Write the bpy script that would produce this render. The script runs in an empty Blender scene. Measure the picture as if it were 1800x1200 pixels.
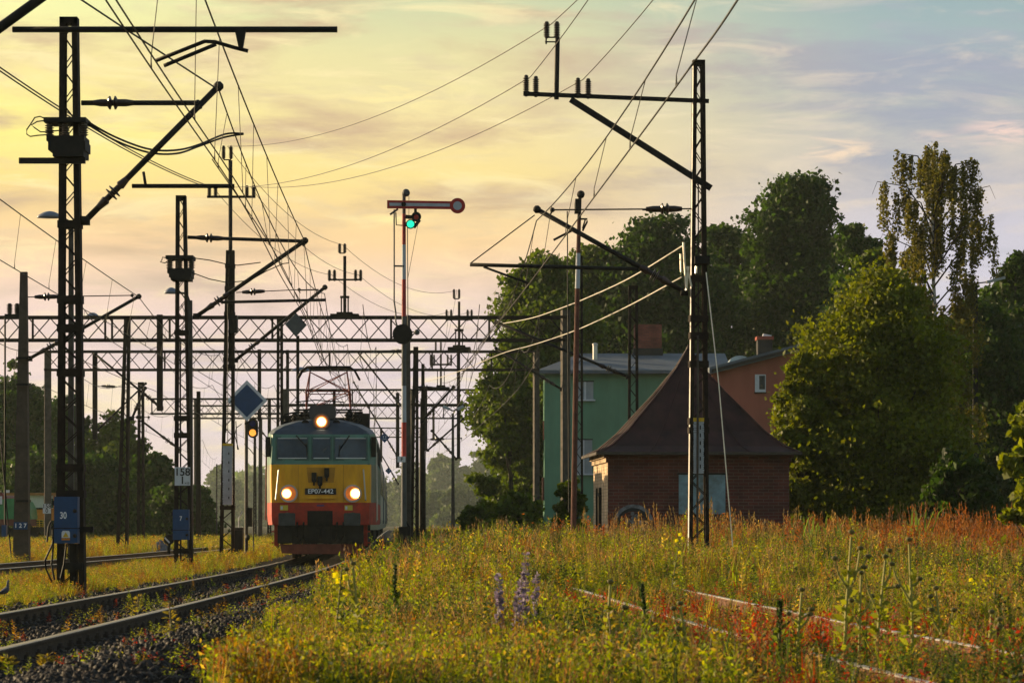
import bpy, bmesh, math, random
import numpy as np
from mathutils import Vector, Matrix
R = random.Random(7)
NR = np.random.default_rng(11)
PI = math.pi
S = bpy.context.scene
COL = S.collection
F, HY, H = 5700.0, 920.0, 0.95          # focal length in photo pixels, horizon row, eye height

def P(px, py, d):                        # a measured photo point at distance d -> world metres
    return Vector(((px-900.0)*d/F, d, H+(HY-py)*d/F))
def PX(px, d): return (px-900.0)*d/F
def PZ(py, d): return H+(HY-py)*d/F
def lin(r, g, b):
    f = lambda c: ((c/255.0+0.055)/1.055)**2.4 if c > 10.3 else c/255.0/12.92
    return (f(r), f(g), f(b), 1.0)

# ------------------------------------------------------------------ materials
MATS = {}
def mat(name, col, rough=0.7, metal=0.0, var=0.25, scale=6.0, bump=0.0, col2=None, spec=0.4, stretch=None):
    if name in MATS: return MATS[name]
    m = bpy.data.materials.new(name); m.use_nodes = True
    nt = m.node_tree; b = nt.nodes['Principled BSDF']
    b.inputs['Roughness'].default_value = rough
    b.inputs['Metallic'].default_value = metal
    b.inputs['Specular IOR Level'].default_value = spec
    tc = nt.nodes.new('ShaderNodeTexCoord')
    src = tc.outputs['Object']
    if stretch:
        mp = nt.nodes.new('ShaderNodeMapping'); mp.inputs['Scale'].default_value = stretch
        nt.links.new(src, mp.inputs['Vector']); src = mp.outputs['Vector']
    n = nt.nodes.new('ShaderNodeTexNoise'); n.inputs['Scale'].default_value = scale
    n.inputs['Detail'].default_value = 6; n.inputs['Roughness'].default_value = 0.65
    nt.links.new(src, n.inputs['Vector'])
    r = nt.nodes.new('ShaderNodeValToRGB')
    c = list(col)[:3]
    d = list(col2)[:3] if col2 else [x*(1-var) for x in c]
    u = [min(1, x*(1+var)) for x in c]
    r.color_ramp.elements[0].position = 0.3; r.color_ramp.elements[0].color = (*d, 1)
    r.color_ramp.elements[1].position = 0.68; r.color_ramp.elements[1].color = (*u, 1)
    nt.links.new(n.outputs['Fac'], r.inputs['Fac']); nt.links.new(r.outputs['Color'], b.inputs['Base Color'])
    if bump:
        bp = nt.nodes.new('ShaderNodeBump'); bp.inputs['Strength'].default_value = bump
        bp.inputs['Distance'].default_value = 0.03
        nt.links.new(n.outputs['Fac'], bp.inputs['Height']); nt.links.new(bp.outputs['Normal'], b.inputs['Normal'])
    MATS[name] = m
    return m
def emis(name, col, st):
    if name in MATS: return MATS[name]
    m = bpy.data.materials.new(name); m.use_nodes = True
    b = m.node_tree.nodes['Principled BSDF']
    b.inputs['Base Color'].default_value = (*col, 1)
    b.inputs['Emission Color'].default_value = (*col, 1); b.inputs['Emission Strength'].default_value = st
    MATS[name] = m; return m
def leafmat(name, trans=0.45, rough=0.55):
    if name in MATS: return MATS[name]
    m = bpy.data.materials.new(name); m.use_nodes = True
    nt = m.node_tree; nt.nodes.clear()
    out = nt.nodes.new('ShaderNodeOutputMaterial')
    a = nt.nodes.new('ShaderNodeAttribute'); a.attribute_name = 'Col'
    p = nt.nodes.new('ShaderNodeBsdfPrincipled'); p.inputs['Roughness'].default_value = rough
    p.inputs['Specular IOR Level'].default_value = 0.25
    t = nt.nodes.new('ShaderNodeBsdfTranslucent'); mx = nt.nodes.new('ShaderNodeMixShader')
    hs = nt.nodes.new('ShaderNodeHueSaturation'); hs.inputs['Value'].default_value = 1.5; hs.inputs['Saturation'].default_value = 1.1
    nt.links.new(a.outputs['Color'], p.inputs['Base Color'])
    nt.links.new(a.outputs['Color'], hs.inputs['Color']); nt.links.new(hs.outputs['Color'], t.inputs['Color'])
    mx.inputs['Fac'].default_value = trans
    nt.links.new(p.outputs[0], mx.inputs[1]); nt.links.new(t.outputs[0], mx.inputs[2])
    nt.links.new(mx.outputs[0], out.inputs['Surface'])
    MATS[name] = m; return m

STEEL = mat('rusty_mast_steel', (0.022, 0.015, 0.011), 0.8, 0.0, 0.5, 5, 0.2, (0.011, 0.007, 0.006), spec=0.15)
STEEL2 = mat('grey_mast_steel', (0.055, 0.047, 0.04), 0.55, 0.3, 0.5, 4, 0.15, (0.025, 0.02, 0.016))
DARK = mat('blackened_iron', (0.014, 0.012, 0.011), 0.65, 0.0, 0.4, 8, spec=0.2)
WIRE = mat('copper_wire_dark', (0.014, 0.011, 0.009), 0.6, 0.2, 0.3, 3)
WIREB = mat('bare_bright_cable', (0.75, 0.70, 0.60), 0.35, 0.55, 0.2, 3)
PORC = mat('brown_porcelain', (0.035, 0.018, 0.012), 0.3, 0.0, 0.3, 8)
CONC = mat('weathered_concrete', (0.070, 0.052, 0.038), 0.9, 0, 0.35, 4, 0.4)
CONCD = mat('dark_concrete', (0.075, 0.062, 0.05), 0.9, 0, 0.35, 4, 0.4)
BLUE = mat('blue_enamel', (0.007, 0.050, 0.150), 0.45, 0, 0.18, 5)
WHITE = mat('white_enamel', (0.62, 0.64, 0.68), 0.45, 0, 0.1, 5)
BLACKP = mat('black_lettering', (0.012, 0.012, 0.014), 0.5, 0, 0.1)
PALE = mat('pale_lettering', (0.88, 0.90, 0.92), 0.5, 0, 0.05)
YELP = mat('yellow_paint', (0.62, 0.40, 0.02), 0.5, 0, 0.15)
ORNG = mat('orange_paint', (0.55, 0.20, 0.02), 0.5, 0, 0.2)
REDP = mat('red_enamel', (0.38, 0.02, 0.02), 0.5, 0, 0.2, 5)
GRYP = mat('grey_white_enamel', (0.40, 0.44, 0.50), 0.5, 0, 0.15, 5)
TIMB = mat('creosoted_timber', (0.04, 0.028, 0.02), 0.85, 0, 0.5, 6, 0.3)

# ------------------------------------------------------------------ objects
def tag(o, label=None, cat=None, group=None, kind=None):
    if label: o['label'] = label
    if cat: o['category'] = cat
    if group: o['group'] = group
    if kind: o['kind'] = kind
    return o
def empty(name, loc=(0, 0, 0), label=None, cat=None, group=None, rz=0.0):
    o = bpy.data.objects.new(name, None); COL.objects.link(o)
    o.empty_display_size = 0.3
    o.location = loc; o.rotation_euler = (0, 0, rz)
    return tag(o, label, cat, group)
def copy_tree(o, parent=None):
    c = o.copy(); COL.objects.link(c); c.parent = parent
    for ch in list(o.children): copy_tree(ch, c)
    return c

class MB:                                # collects shapes for ONE mesh
    def __init__(s): s.v = []; s.f = []; s.mi = []; s.m = 0
    def add(s, vs, fs):
        n = len(s.v); s.v += [tuple(v) for v in vs]
        s.f += [tuple(i+n for i in f) for f in fs]; s.mi += [s.m]*len(fs)
        return s
    def box(s, x0, x1, y0, y1, z0, z1):
        return s.add([(x0,y0,z0),(x1,y0,z0),(x1,y1,z0),(x0,y1,z0),(x0,y0,z1),(x1,y0,z1),(x1,y1,z1),(x0,y1,z1)],
                     [(0,3,2,1),(4,5,6,7),(0,1,5,4),(1,2,6,5),(2,3,7,6),(3,0,4,7)])
    def bar(s, a, b, w, h=None):         # square-section bar between two points
        a = Vector(a); b = Vector(b); h = h or w
        t = (b-a).normalized()
        up = Vector((0, 1, 0)) if abs(t.y) < 0.9 else Vector((0, 0, 1))
        u = t.cross(up).normalized(); v = u.cross(t).normalized()
        vs = []
        for p in (a, b):
            for sx, sy in ((-1,-1),(1,-1),(1,1),(-1,1)): vs.append(p+u*sx*w/2+v*sy*h/2)
        return s.add(vs, [(0,1,2,3),(7,6,5,4),(0,4,5,1),(1,5,6,2),(2,6,7,3),(3,7,4,0)])
    def tube(s, pts, r, n=6):
        pts = [Vector(p) for p in pts]; k = len(pts)
        rs = r if isinstance(r, (list, tuple)) else [r]*k
        vs = []; fs = []
        for i, p in enumerate(pts):
            t = (pts[min(i+1, k-1)]-pts[max(i-1, 0)])
            t = t.normalized() if t.length > 1e-9 else Vector((0, 0, 1))
            up = Vector((0, 0, 1)) if abs(t.z) < 0.95 else Vector((0, 1, 0))
            u = t.cross(up).normalized(); v = u.cross(t)
            for j in range(n):
                a = 2*PI*j/n; vs.append(p+(u*math.cos(a)+v*math.sin(a))*rs[i])
        for i in range(k-1):
            for j in range(n):
                q = (j+1) % n; fs.append((i*n+j, i*n+q, (i+1)*n+q, (i+1)*n+j))
        fs.append(tuple(range(n-1, -1, -1))); fs.append(tuple((k-1)*n+j for j in range(n)))
        return s.add(vs, fs)
    def lathe(s, a, b, prof, n=10):      # prof: (t 0..1, radius)
        a = Vector(a); b = Vector(b)
        pts = [a.lerp(b, t) for t, _ in prof]
        ax = (b-a).normalized(); up = Vector((0, 0, 1)) if abs(ax.z) < 0.95 else Vector((0, 1, 0))
        u = ax.cross(up).normalized(); v = u.cross(ax); vs = []; fs = []
        for p, (_, r) in zip(pts, prof):
            for j in range(n):
                g = 2*PI*j/n; vs.append(p+(u*math.cos(g)+v*math.sin(g))*max(r, 1e-4))
        for i in range(len(prof)-1):
            for j in range(n):
                q = (j+1) % n; fs.append((i*n+j, i*n+q, (i+1)*n+q, (i+1)*n+j))
        fs.append(tuple(range(n-1, -1, -1))); fs.append(tuple((len(prof)-1)*n+j for j in range(n)))
        return s.add(vs, fs)
    def prism(s, poly, y0, y1):          # xz outline pushed from y0 to y1
        n = len(poly)
        vs = [(x, y0, z) for x, z in poly]+[(x, y1, z) for x, z in poly]
        fs = [tuple(range(n)), tuple(range(2*n-1, n-1, -1))]+[(i, i+n, (i+1) % n+n, (i+1) % n) for i in range(n)]
        return s.add(vs, fs)
    def disc(s, c, r, y0, y1, n=24):
        return s.prism([(c[0]+r*math.cos(2*PI*i/n), c[1]+r*math.sin(2*PI*i/n)) for i in range(n)], y0, y1)
    def ring(s, c, r0, r1, y0, y1, n=28, a0=0.0, a1=2*PI):
        full = abs(a1-a0-2*PI) < 1e-6; vs = []; fs = []; m = n if full else n+1
        for i in range(m):
            a = a0+(a1-a0)*i/n; ca, sa = math.cos(a), math.sin(a)
            for r, y in ((r0, y0), (r1, y0), (r1, y1), (r0, y1)): vs.append((c[0]+r*ca, y, c[1]+r*sa))
        for i in range(n):
            j = (i+1) % m
            for k in range(4): fs.append((i*4+k, j*4+k, j*4+(k+1) % 4, i*4+(k+1) % 4))
        return s.add(vs, fs)
    def build(s, name, mats, parent=None, smooth=False, loc=None):
        me = bpy.data.meshes.new(name)
        if loc is not None: s.v = [(x-loc[0], y-loc[1], z-loc[2]) for x, y, z in s.v]
        me.from_pydata(s.v, [], s.f)
        mats = mats if isinstance(mats, (list, tuple)) else [mats]
        for m in mats: me.materials.append(m)
        if len(mats) > 1: me.polygons.foreach_set('material_index', s.mi)
        bm = bmesh.new(); bm.from_mesh(me); bmesh.ops.recalc_face_normals(bm, faces=bm.faces); bm.to_mesh(me); bm.free()
        if smooth:
            me.polygons.foreach_set('use_smooth', [True]*len(me.polygons))
        o = bpy.data.objects.new(name, me); COL.objects.link(o)
        if loc is not None: o.location = loc
        if parent is not None:
            o.parent = parent
        return o

def text(body, size, c, m, parent=None, name='lettering', ext=0.004, align='CENTER', sx=1.0):
    cu = bpy.data.curves.new(name, 'FONT'); cu.body = body; cu.size = size
    cu.align_x = align; cu.align_y = 'CENTER'; cu.extrude = ext; cu.offset = size*0.012
    t = bpy.data.objects.new(name, cu); COL.objects.link(t)
    dg = bpy.context.evaluated_depsgraph_get()
    me = bpy.data.meshes.new_from_object(t.evaluated_get(dg))
    bpy.data.objects.remove(t)
    me.transform(Matrix.Translation(Vector(c)) @ Matrix.Rotation(PI/2, 4, 'X') @ Matrix.Diagonal((sx, 1, 1, 1)))
    me.materials.clear(); me.materials.append(m); me.name = name
    o = bpy.data.objects.new(name, me); COL.objects.link(o); o.parent = parent
    return o

def big_mesh(name, V, Fq, cols, m, parent=None):   # numpy quads with a colour per face corner
    V = np.asarray(V, dtype=np.float32); Fq = np.asarray(Fq, dtype=np.int32)
    me = bpy.data.meshes.new(name)
    me.vertices.add(len(V)); me.vertices.foreach_set('co', V.ravel())
    k = Fq.shape[1]
    me.loops.add(Fq.size); me.loops.foreach_set('vertex_index', Fq.ravel())
    me.polygons.add(len(Fq)); me.polygons.foreach_set('loop_start', np.arange(0, Fq.size, k, dtype=np.int32))
    if cols is not None:
        a = me.color_attributes.new('Col', 'FLOAT_COLOR', 'CORNER')
        c = np.ones((len(Fq), k, 4), dtype=np.float32); c[:, :, :3] = np.asarray(cols, dtype=np.float32)[:, None, :]
        a.data.foreach_set('color', c.ravel())
    me.materials.append(m); me.update(); me.validate()
    o = bpy.data.objects.new(name, me); COL.objects.link(o)
    if parent is not None: o.parent = parent
    return o

# ------------------------------------------------------------------ camera, sun, sky, air
cam = bpy.data.cameras.new('camera'); camo = bpy.data.objects.new('camera', cam); COL.objects.link(camo)
camo.location = (0, 0, H); camo.rotation_euler = (PI/2, 0, 0)
cam.sensor_width = 36; cam.lens = F/1800*36; cam.shift_y = (HY-600)/1800
cam.clip_start = 0.5; cam.clip_end = 5000
cam.dof.use_dof = True; cam.dof.focus_distance = 86; cam.dof.aperture_fstop = 9
S.camera = camo

SUN_AZ, SUN_EL = math.radians(-60), math.radians(13)
GLOW_AZ = math.radians(-42)
sun = bpy.data.lights.new('sun', 'SUN'); so = bpy.data.objects.new('sun', sun); COL.objects.link(so)
sun.energy = 5.0; sun.angle = math.radians(0.5); sun.color = (1.0, 0.74, 0.42)
sd = Vector((math.sin(SUN_AZ)*math.cos(SUN_EL), math.cos(SUN_AZ)*math.cos(SUN_EL), math.sin(SUN_EL)))
so.rotation_euler = sd.to_track_quat('Z', 'Y').to_euler(); so.location = (-60, 60, 60)

W = bpy.data.worlds.new('World'); S.world = W; W.use_nodes = True
nt = W.node_tree; nt.nodes.clear()
N = lambda t: nt.nodes.new(t)
L = lambda a, b: nt.links.new(a, b)
def M(op, a, b=None, clamp=False):
    n = N('ShaderNodeMath'); n.operation = op; n.use_clamp = clamp
    for i, x in enumerate((a, b)):
        if x is None: continue
        if isinstance(x, (int, float)): n.inputs[i].default_value = x
        else: L(x, n.inputs[i])
    return n.outputs[0]
def MR(x, a, b, c=0.0, d=1.0, smooth=False):
    n = N('ShaderNodeMapRange'); n.clamp = True
    if smooth: n.interpolation_type = 'SMOOTHSTEP'
    L(x, n.inputs[0])
    for i, v in enumerate((a, b, c, d)): n.inputs[i+1].default_value = v
    return n.outputs[0]
def MIX(f, a, b):
    n = N('ShaderNodeMix'); n.data_type = 'RGBA'
    if isinstance(f, (int, float)): n.inputs[0].default_value = f
    else: L(f, n.inputs[0])
    for i, x in ((6, a), (7, b)):
        if isinstance(x, tuple): n.inputs[i].default_value = x
        else: L(x, n.inputs[i])
    return n.outputs[2]
def RAMP(x, stops):
    n = N('ShaderNodeValToRGB'); L(x, n.inputs[0]); e = n.color_ramp.elements
    while len(e) > 1: e.remove(e[-1])
    e[0].position = stops[0][0]; e[0].color = stops[0][1]
    for p, c in stops[1:]:
        q = e.new(p); q.color = c
    return n.outputs[0]
tc = N('ShaderNodeTexCoord'); sp = N('ShaderNodeSeparateXYZ'); L(tc.outputs['Generated'], sp.inputs[0])
az = M('ARCTAN2', sp.outputs[0], sp.outputs[1]); el = M('ARCSINE', sp.outputs[2])
sa = M('ABSOLUTE', M('SUBTRACT', az, GLOW_AZ))
ev = MR(el, 0.0, 0.25)                     # 0..0.25 rad of elevation
def E(py): return math.atan((HY-py)/F)/0.25
rl = RAMP(ev, [(0.0, lin(226,202,200)), (E(690), lin(234,210,206)), (E(560), lin(234,206,200)), (E(430), lin(243,204,160)),
               (E(330), lin(250,216,135)), (E(230), lin(255,238,132)), (E(120), lin(245,224,150)), (E(0), lin(243,243,168)), (1.0, lin(205,205,165))])
rm = RAMP(ev, [(0.0, lin(222,212,222)), (E(690), lin(230,214,220)), (E(560), lin(234,209,206)), (E(430), lin(245,206,154)),
               (E(310), lin(245,218,142)), (E(210), lin(238,218,158)), (E(100), lin(226,216,160)), (E(0), lin(200,206,164)), (1.0, lin(160,178,165))])
rr = RAMP(ev, [(0.0, lin(200,200,210)), (E(690), lin(205,200,216)), (E(560), lin(206,202,218)), (E(400), lin(198,194,208)),
               (E(300), lin(196,188,188)), (E(210), lin(186,186,180)), (E(100), lin(160,177,180)), (E(0), lin(146,169,175)), (1.0, lin(118,146,158))])
a1 = MR(sa, 0.733-0.17, 0.733-0.02, 0, 1, True)
a2 = MR(sa, 0.733-0.02, 0.733+0.13, 0, 1, True)
skyc = MIX(a2, MIX(a1, rl, rm), rr)
cv = N('ShaderNodeCombineXYZ'); L(M('MULTIPLY', az, 9.0), cv.inputs[0]); L(M('MULTIPLY', el, 44.0), cv.inputs[1]); L(M('MULTIPLY', az, 2.0), cv.inputs[2])
def NOISE(scale, det=6, rough=0.6, dist=0.4, off=0.0):
    mp = N('ShaderNodeMapping'); mp.inputs['Location'].default_value = (off, off*1.7, 0); L(cv.outputs[0], mp.inputs[0])
    n = N('ShaderNodeTexNoise'); n.inputs['Scale'].default_value = scale; n.inputs['Detail'].default_value = det
    n.inputs['Roughness'].default_value = rough; n.inputs['Distortion'].default_value = dist; L(mp.outputs[0], n.inputs['Vector'])
    return n.outputs['Fac']
c1 = MR(NOISE(0.95, 8, 0.60, 0.35, 3.1), 0.44, 0.64, 0, 1, True)
c2 = MR(NOISE(2.4, 8, 0.62, 0.7, 8.3), 0.5, 0.72, 0, 1, True)
dk = MIX(a2, lin(201,170,138), lin(154,160,178))
dk = MIX(MR(el, 0.045, 0.085), lin(205,190,202), dk)
skyc = MIX(M('MULTIPLY', c1, 0.95), skyc, dk)
lt = MIX(a2, lin(255,236,178), lin(222,205,190))
skyc = MIX(M('MULTIPLY', c2, 0.6), skyc, lt)
c3 = MR(NOISE(3.1, 8, 0.62, 0.5, 21.0), 0.50, 0.70, 0, 1, True)
skyc = MIX(M('MULTIPLY', c3, 0.35), skyc, MIX(a2, lin(212,190,160), lin(172,170,186)))
fine = MR(NOISE(5.5, 8, 0.62, 0.8, 1.2), 0.42, 0.66, 0, 1, True)
def puff(px, py, wx, wy, amt, c):          # a small bank of cumulus on the right
    global skyc
    dx = M('DIVIDE', M('SUBTRACT', az, math.atan((px-900)/F)), wx/F); dy = M('DIVIDE', M('SUBTRACT', el, math.atan((HY-py)/F)), wy/F)
    g = MR(M('SQRT', M('ADD', M('MULTIPLY', dx, dx), M('MULTIPLY', dy, dy))), 1.0, 0.15, 0, 1, True)
    skyc = MIX(M('MULTIPLY', M('MULTIPLY', g, fine), amt), skyc, c)
puff(1470, 268, 105, 38, 1.0, lin(238,212,186)); puff(1755, 240, 95, 34, 1.0, lin(240,208,196))
puff(1640, 255, 70, 25, 0.8, lin(225,200,190)); puff(700, 175, 190, 55, 0.7, lin(252,232,160)); puff(690, 386, 120, 14, 0.9, lin(255,232,160))
nish = N('ShaderNodeTexSky'); nish.sky_type = 'NISHITA'; nish.sun_disc = False
nish.sun_elevation = SUN_EL; nish.sun_rotation = SUN_AZ; nish.air_density = 1.4; nish.dust_density = 2.0
nb = N('ShaderNodeBackground'); L(nish.outputs[0], nb.inputs[0]); nb.inputs[1].default_value = 0.10
cb = N('ShaderNodeBackground'); L(skyc, cb.inputs[0]); cb.inputs[1].default_value = 0.75
far = M('MULTIPLY', MR(el, 0.2, 0.55, 1, 0, True), MR(sa, 1.1, 2.0, 1.0, 0.0, True))
ms = N('ShaderNodeMixShader'); L(M('MULTIPLY', far, 0.93), ms.inputs[0]); L(nb.outputs[0], ms.inputs[1]); L(cb.outputs[0], ms.inputs[2])
wo = N('ShaderNodeOutputWorld'); L(ms.outputs[0], wo.inputs['Surface'])

hz = MB().box(-620, 620, -8, 2150, -3.0, 64.0)
hm = bpy.data.materials.new('morning_haze'); hm.use_nodes = True; hn = hm.node_tree; hn.nodes.clear()
ho = hn.nodes.new('ShaderNodeOutputMaterial'); hv = hn.nodes.new('ShaderNodeVolumePrincipled')
hv.inputs['Color'].default_value = (0.80, 0.92, 0.84, 1); hv.inputs['Density'].default_value = 0.00012; hv.inputs['Anisotropy'].default_value = 0.35
hn.links.new(hv.outputs[0], ho.inputs['Volume'])
tag(hz.build('haze', hm), 'thin warm morning haze over the whole railway', 'haze', kind='stuff')

S.view_settings.view_transform = 'Standard'; S.view_settings.look = 'None'; S.view_settings.exposure = 0.62; S.view_settings.gamma = 1.0
S.cycles.max_bounces = 6; S.cycles.diffuse_bounces = 2; S.cycles.glossy_bounces = 2; S.cycles.transmission_bounces = 4
S.cycles.volume_bounces = 0; S.cycles.use_denoising = True; S.cycles.sample_clamp_indirect = 4.0
S.cycles.transparent_max_bounces = 6

# ------------------------------------------------------------------ ground
TR = np.array([(5,-4.75),(15,-4.72),(34,-4.66),(50,-4.64),(62,-4.68),(75,-4.86),(88,-5.17),(105,-5.72),(150,-7.3),(220,-9.9),(350,-14.6),(620,-24)])
_yy = np.arange(0, 640, 0.5); _k = np.ones(25)/25
_xx = np.convolve(np.pad(np.interp(_yy, TR[:,0], TR[:,1]), 12, 'edge'), _k, 'valid')
def main_x(y): return float(np.interp(y, _yy, _xx))
def side_x(y): return float(np.interp(y, [20,60,75,100,130,200,400,640], [-12.6,-11.75,-11.5,-11.25,-11.6,-14.0,-22.0,-31.0]))
def weed_x(y): return float(np.interp(y, [5,18,24,30,38,45,56,90,140,300], [4.3,3.35,2.95,2.55,2.15,1.83,1.28,-0.4,-2.6,-9.0]))
def sm(a, b, x): t = min(1, max(0, (x-a)/(b-a))); return t*t*(3-2*t)
def ground_z(x, y):
    z = -0.20
    z += 0.42*sm(38, 66, y)*sm(-2.6, 0.5, x)*(1-sm(-1.2, 0.8, weed_x(y)-x)*sm(-1.2, 0.8, x-weed_x(y))*0.0)
    z += 0.06*math.sin(x*1.3+y*0.21)*sm(-3, -1.5, x)+0.04*math.sin(x*0.5-y*0.37)
    dm = abs(x-main_x(y))
    z = z*sm(1.7, 3.2, dm)+(-0.24)*(1-sm(1.7, 3.2, dm))
    return z
xs = np.concatenate([[-600,-200,-100,-60,-40], np.arange(-28, 16.01, 0.5), [22,40,60,100,200,600]])
ys = np.concatenate([[-6, 0, 8], np.arange(14, 100, 1.0), [105,115,130,150,180,220,280,360,460,600,900,1300,2120]])
gv = [(x, y, ground_z(x, y)) for y in ys for x in xs]; nx = len(xs)
gf = [(j*nx+i, j*nx+i+1, (j+1)*nx+i+1, (j+1)*nx+i) for j in range(len(ys)-1) for i in range(nx-1)]
EARTH = mat('weedy_earth', (0.045, 0.036, 0.015), 0.95, 0, 0.4, 1.4, 0.5, (0.018, 0.016, 0.006), spec=0.1)
tag(MB().add(gv, gf).build('ground', EARTH, smooth=True), 'rough weedy earth of the station yard', 'ground', kind='structure')

def strip(fx, y0, y1, step, prof):         # loft a cross profile (dx, z) along a track
    mb = MB(); n = len(prof); k = 0; vs = []; fs = []
    y = y0
    while y <= y1+1e-6:
        x = fx(y); vs += [(x+dx, y, z) for dx, z in prof]
        if k: fs += [((k-1)*n+i, (k-1)*n+i+1, k*n+i+1, k*n+i) for i in range(n-1)]
        k += 1; y += step
    return mb.add(vs, fs)
BALL = mat('ballast_bed', (0.018, 0.014, 0.011), 0.95, 0, 0.6, 22, 0.8, (0.006, 0.005, 0.004), spec=0.08)
tag(strip(main_x, 8, 560, 1.0, [(-3.1,-0.32),(-2.2,-0.19),(-1.5,-0.155),(0,-0.16),(1.5,-0.155),(2.05,-0.17),(2.9,-0.30)]).build('ballast_bed', BALL, smooth=True),
    'dark crushed stone bed under the main track', 'ballast', kind='structure')
tag(strip(side_x, 30, 560, 2.0, [(-2.4,-0.3),(-1.5,-0.15),(1.5,-0.15),(2.2,-0.3)]).build('weedy_ballast_bed', mat('weedy_ballast', (0.06,0.05,0.03), 0.9, 0, 0.5, 9, 0.6), smooth=True),
    'weedy stone bed under the far side track', 'ballast', kind='structure')

RAILH = mat('polished_rail_head', (0.42, 0.30, 0.20), 0.34, 0.85, 0.2, 3)
RAILW = mat('pale_worn_rail_head', (0.55, 0.48, 0.40), 0.4, 0.5, 0.5, 5, 0, (0.2, 0.12, 0.07))
RAILS = mat('rusty_rail_side', (0.055, 0.034, 0.020), 0.8, 0.2, 0.4, 9, 0.2)
RAILR = mat('orange_rusty_rail_side', (0.13, 0.05, 0.02), 0.85, 0.1, 0.4, 9, 0.2)
def railway(name, label, fx, y0, y1, gauge, nsl, sl0, head, side, clips=True):
    root = empty(name, (fx(y0), y0, 0), label, 'railway track', 'railway tracks')
    o = root.location
    prof = [(-0.07,-0.16),(-0.07,-0.145),(-0.012,-0.125),(-0.012,-0.04),(-0.036,-0.03),(-0.036,-0.008),(-0.028,0.0),(0.028,0.0),(0.036,-0.008),(0.036,-0.03),(0.012,-0.04),(0.012,-0.125),(0.07,-0.145),(0.07,-0.16)]
    for sgn in (-1, 1):
        mb = strip(lambda y: fx(y)+sgn*gauge/2, y0, y1, 1.0, prof)
        n = len(prof)-1
        mb.mi = [1 if (i % n) in (5, 6, 7) else 0 for i in range(len(mb.f))]
        mb.v = [(a-o[0], b-o[1], c) for a, b, c in mb.v]
        mb.build('rail', [side, head], root)
    sb = MB().box(-1.3, 1.3, -0.12, 0.12, -0.27, -0.158)
    if clips:
        for sx in (-gauge/2, gauge/2):
            for q in (-1, 1):
                cx = sx+q*0.115
                sb.box(cx-0.045, cx+0.045, -0.075, 0.075, -0.158, -0.105)
                sb.lathe((cx, 0, -0.105), (cx, 0, -0.045), [(0, 0.03), (0.6, 0.03), (0.6, 0.018), (1, 0.018)], 6)
    first = None
    for k in range(nsl):
        y = sl0+0.6*k
        if first is None: first = sb.build('sleeper', TIMB, root); c = first
        else:
            c = first.copy(); COL.objects.link(c); c.parent = root
        c.location = (fx(y)-o[0], y-o[1], R.uniform(-0.006, 0.006)); c.rotation_euler = (0, 0, R.uniform(-0.015, 0.015))
    return root
railway('railway_track', 'dark main track with worn brown rails running under the electric locomotive', main_x, 10, 520, 1.56, 100, 23, RAILH, RAILS)
railway('railway_track', 'side track behind the two blue box masts, half hidden in yellow grass', side_x, 40, 520, 1.5, 90, 60, RAILW, RAILS, False)
railway('railway_track', 'abandoned rusty track sunk in weeds in front of the brick hut', weed_x, 12, 120, 1.5, 60, 24, RAILW, RAILR, False)

# ballast stones
def stones(n, place, size, seed):
    rg = np.random.default_rng(seed)
    bm = bmesh.new(); bmesh.ops.create_icosphere(bm, subdivisions=1, radius=1.0); bm.verts.ensure_lookup_table()
    bv = np.array([v.co[:] for v in bm.verts]); bf = np.array([[v.index for v in f.verts] for f in bm.faces]); bm.free()
    sc = rg.uniform(0.62, 1.3, (n, len(bv), 1)).astype(np.float32)
    A = rg.normal(size=(n, 3, 3)); Q = np.linalg.qr(A)[0]
    v = bv[None]*sc*np.array([1.0, 0.75, 0.5])
    v = np.einsum('nij,nvj->nvi', Q, v)*(size*rg.uniform(0.6, 1.35, (n, 1, 1)))
    v = v+place(n, rg)[:, None, :]
    f = bf[None]+(np.arange(n)*len(bv))[:, None, None]
    return v.reshape(-1, 3), f.reshape(-1, 3)
def st_place(n, rg):
    y = 19+(rg.random(n)**1.55)*62
    u = rg.random(n)
    x = np.where(u < 0.60, rg.uniform(0.95, 3.1, n), np.where(u < 0.80, rg.uniform(-0.65, 0.65, n), rg.uniform(-2.9, -0.95, n)))
    dx = x; X = np.array([main_x(q) for q in y])+x
    z = np.interp(dx, [-3.1,-2.2,-1.5,0,1.5,2.05,3.1], [-0.3,-0.17,-0.15,-0.165,-0.13,-0.12,-0.24])
    z = z+np.where(u < 0.6, np.exp(-((dx-1.95)/0.5)**2)*0.10, 0)+rg.uniform(-0.02, 0.02, n)
    return np.stack([X, y, z], 1)
STONE = mat('dark_stone', (0.021, 0.015, 0.011), 0.65, 0.0, 0.6, 4, 0, (0.007, 0.005, 0.004), spec=0.2)
v, f = stones(46000, st_place, 0.042, 3)
tag(big_mesh('gravel', v, f, None, STONE), 'dark crushed ballast stones heaped along the main track', 'ballast stones', kind='stuff')

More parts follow.
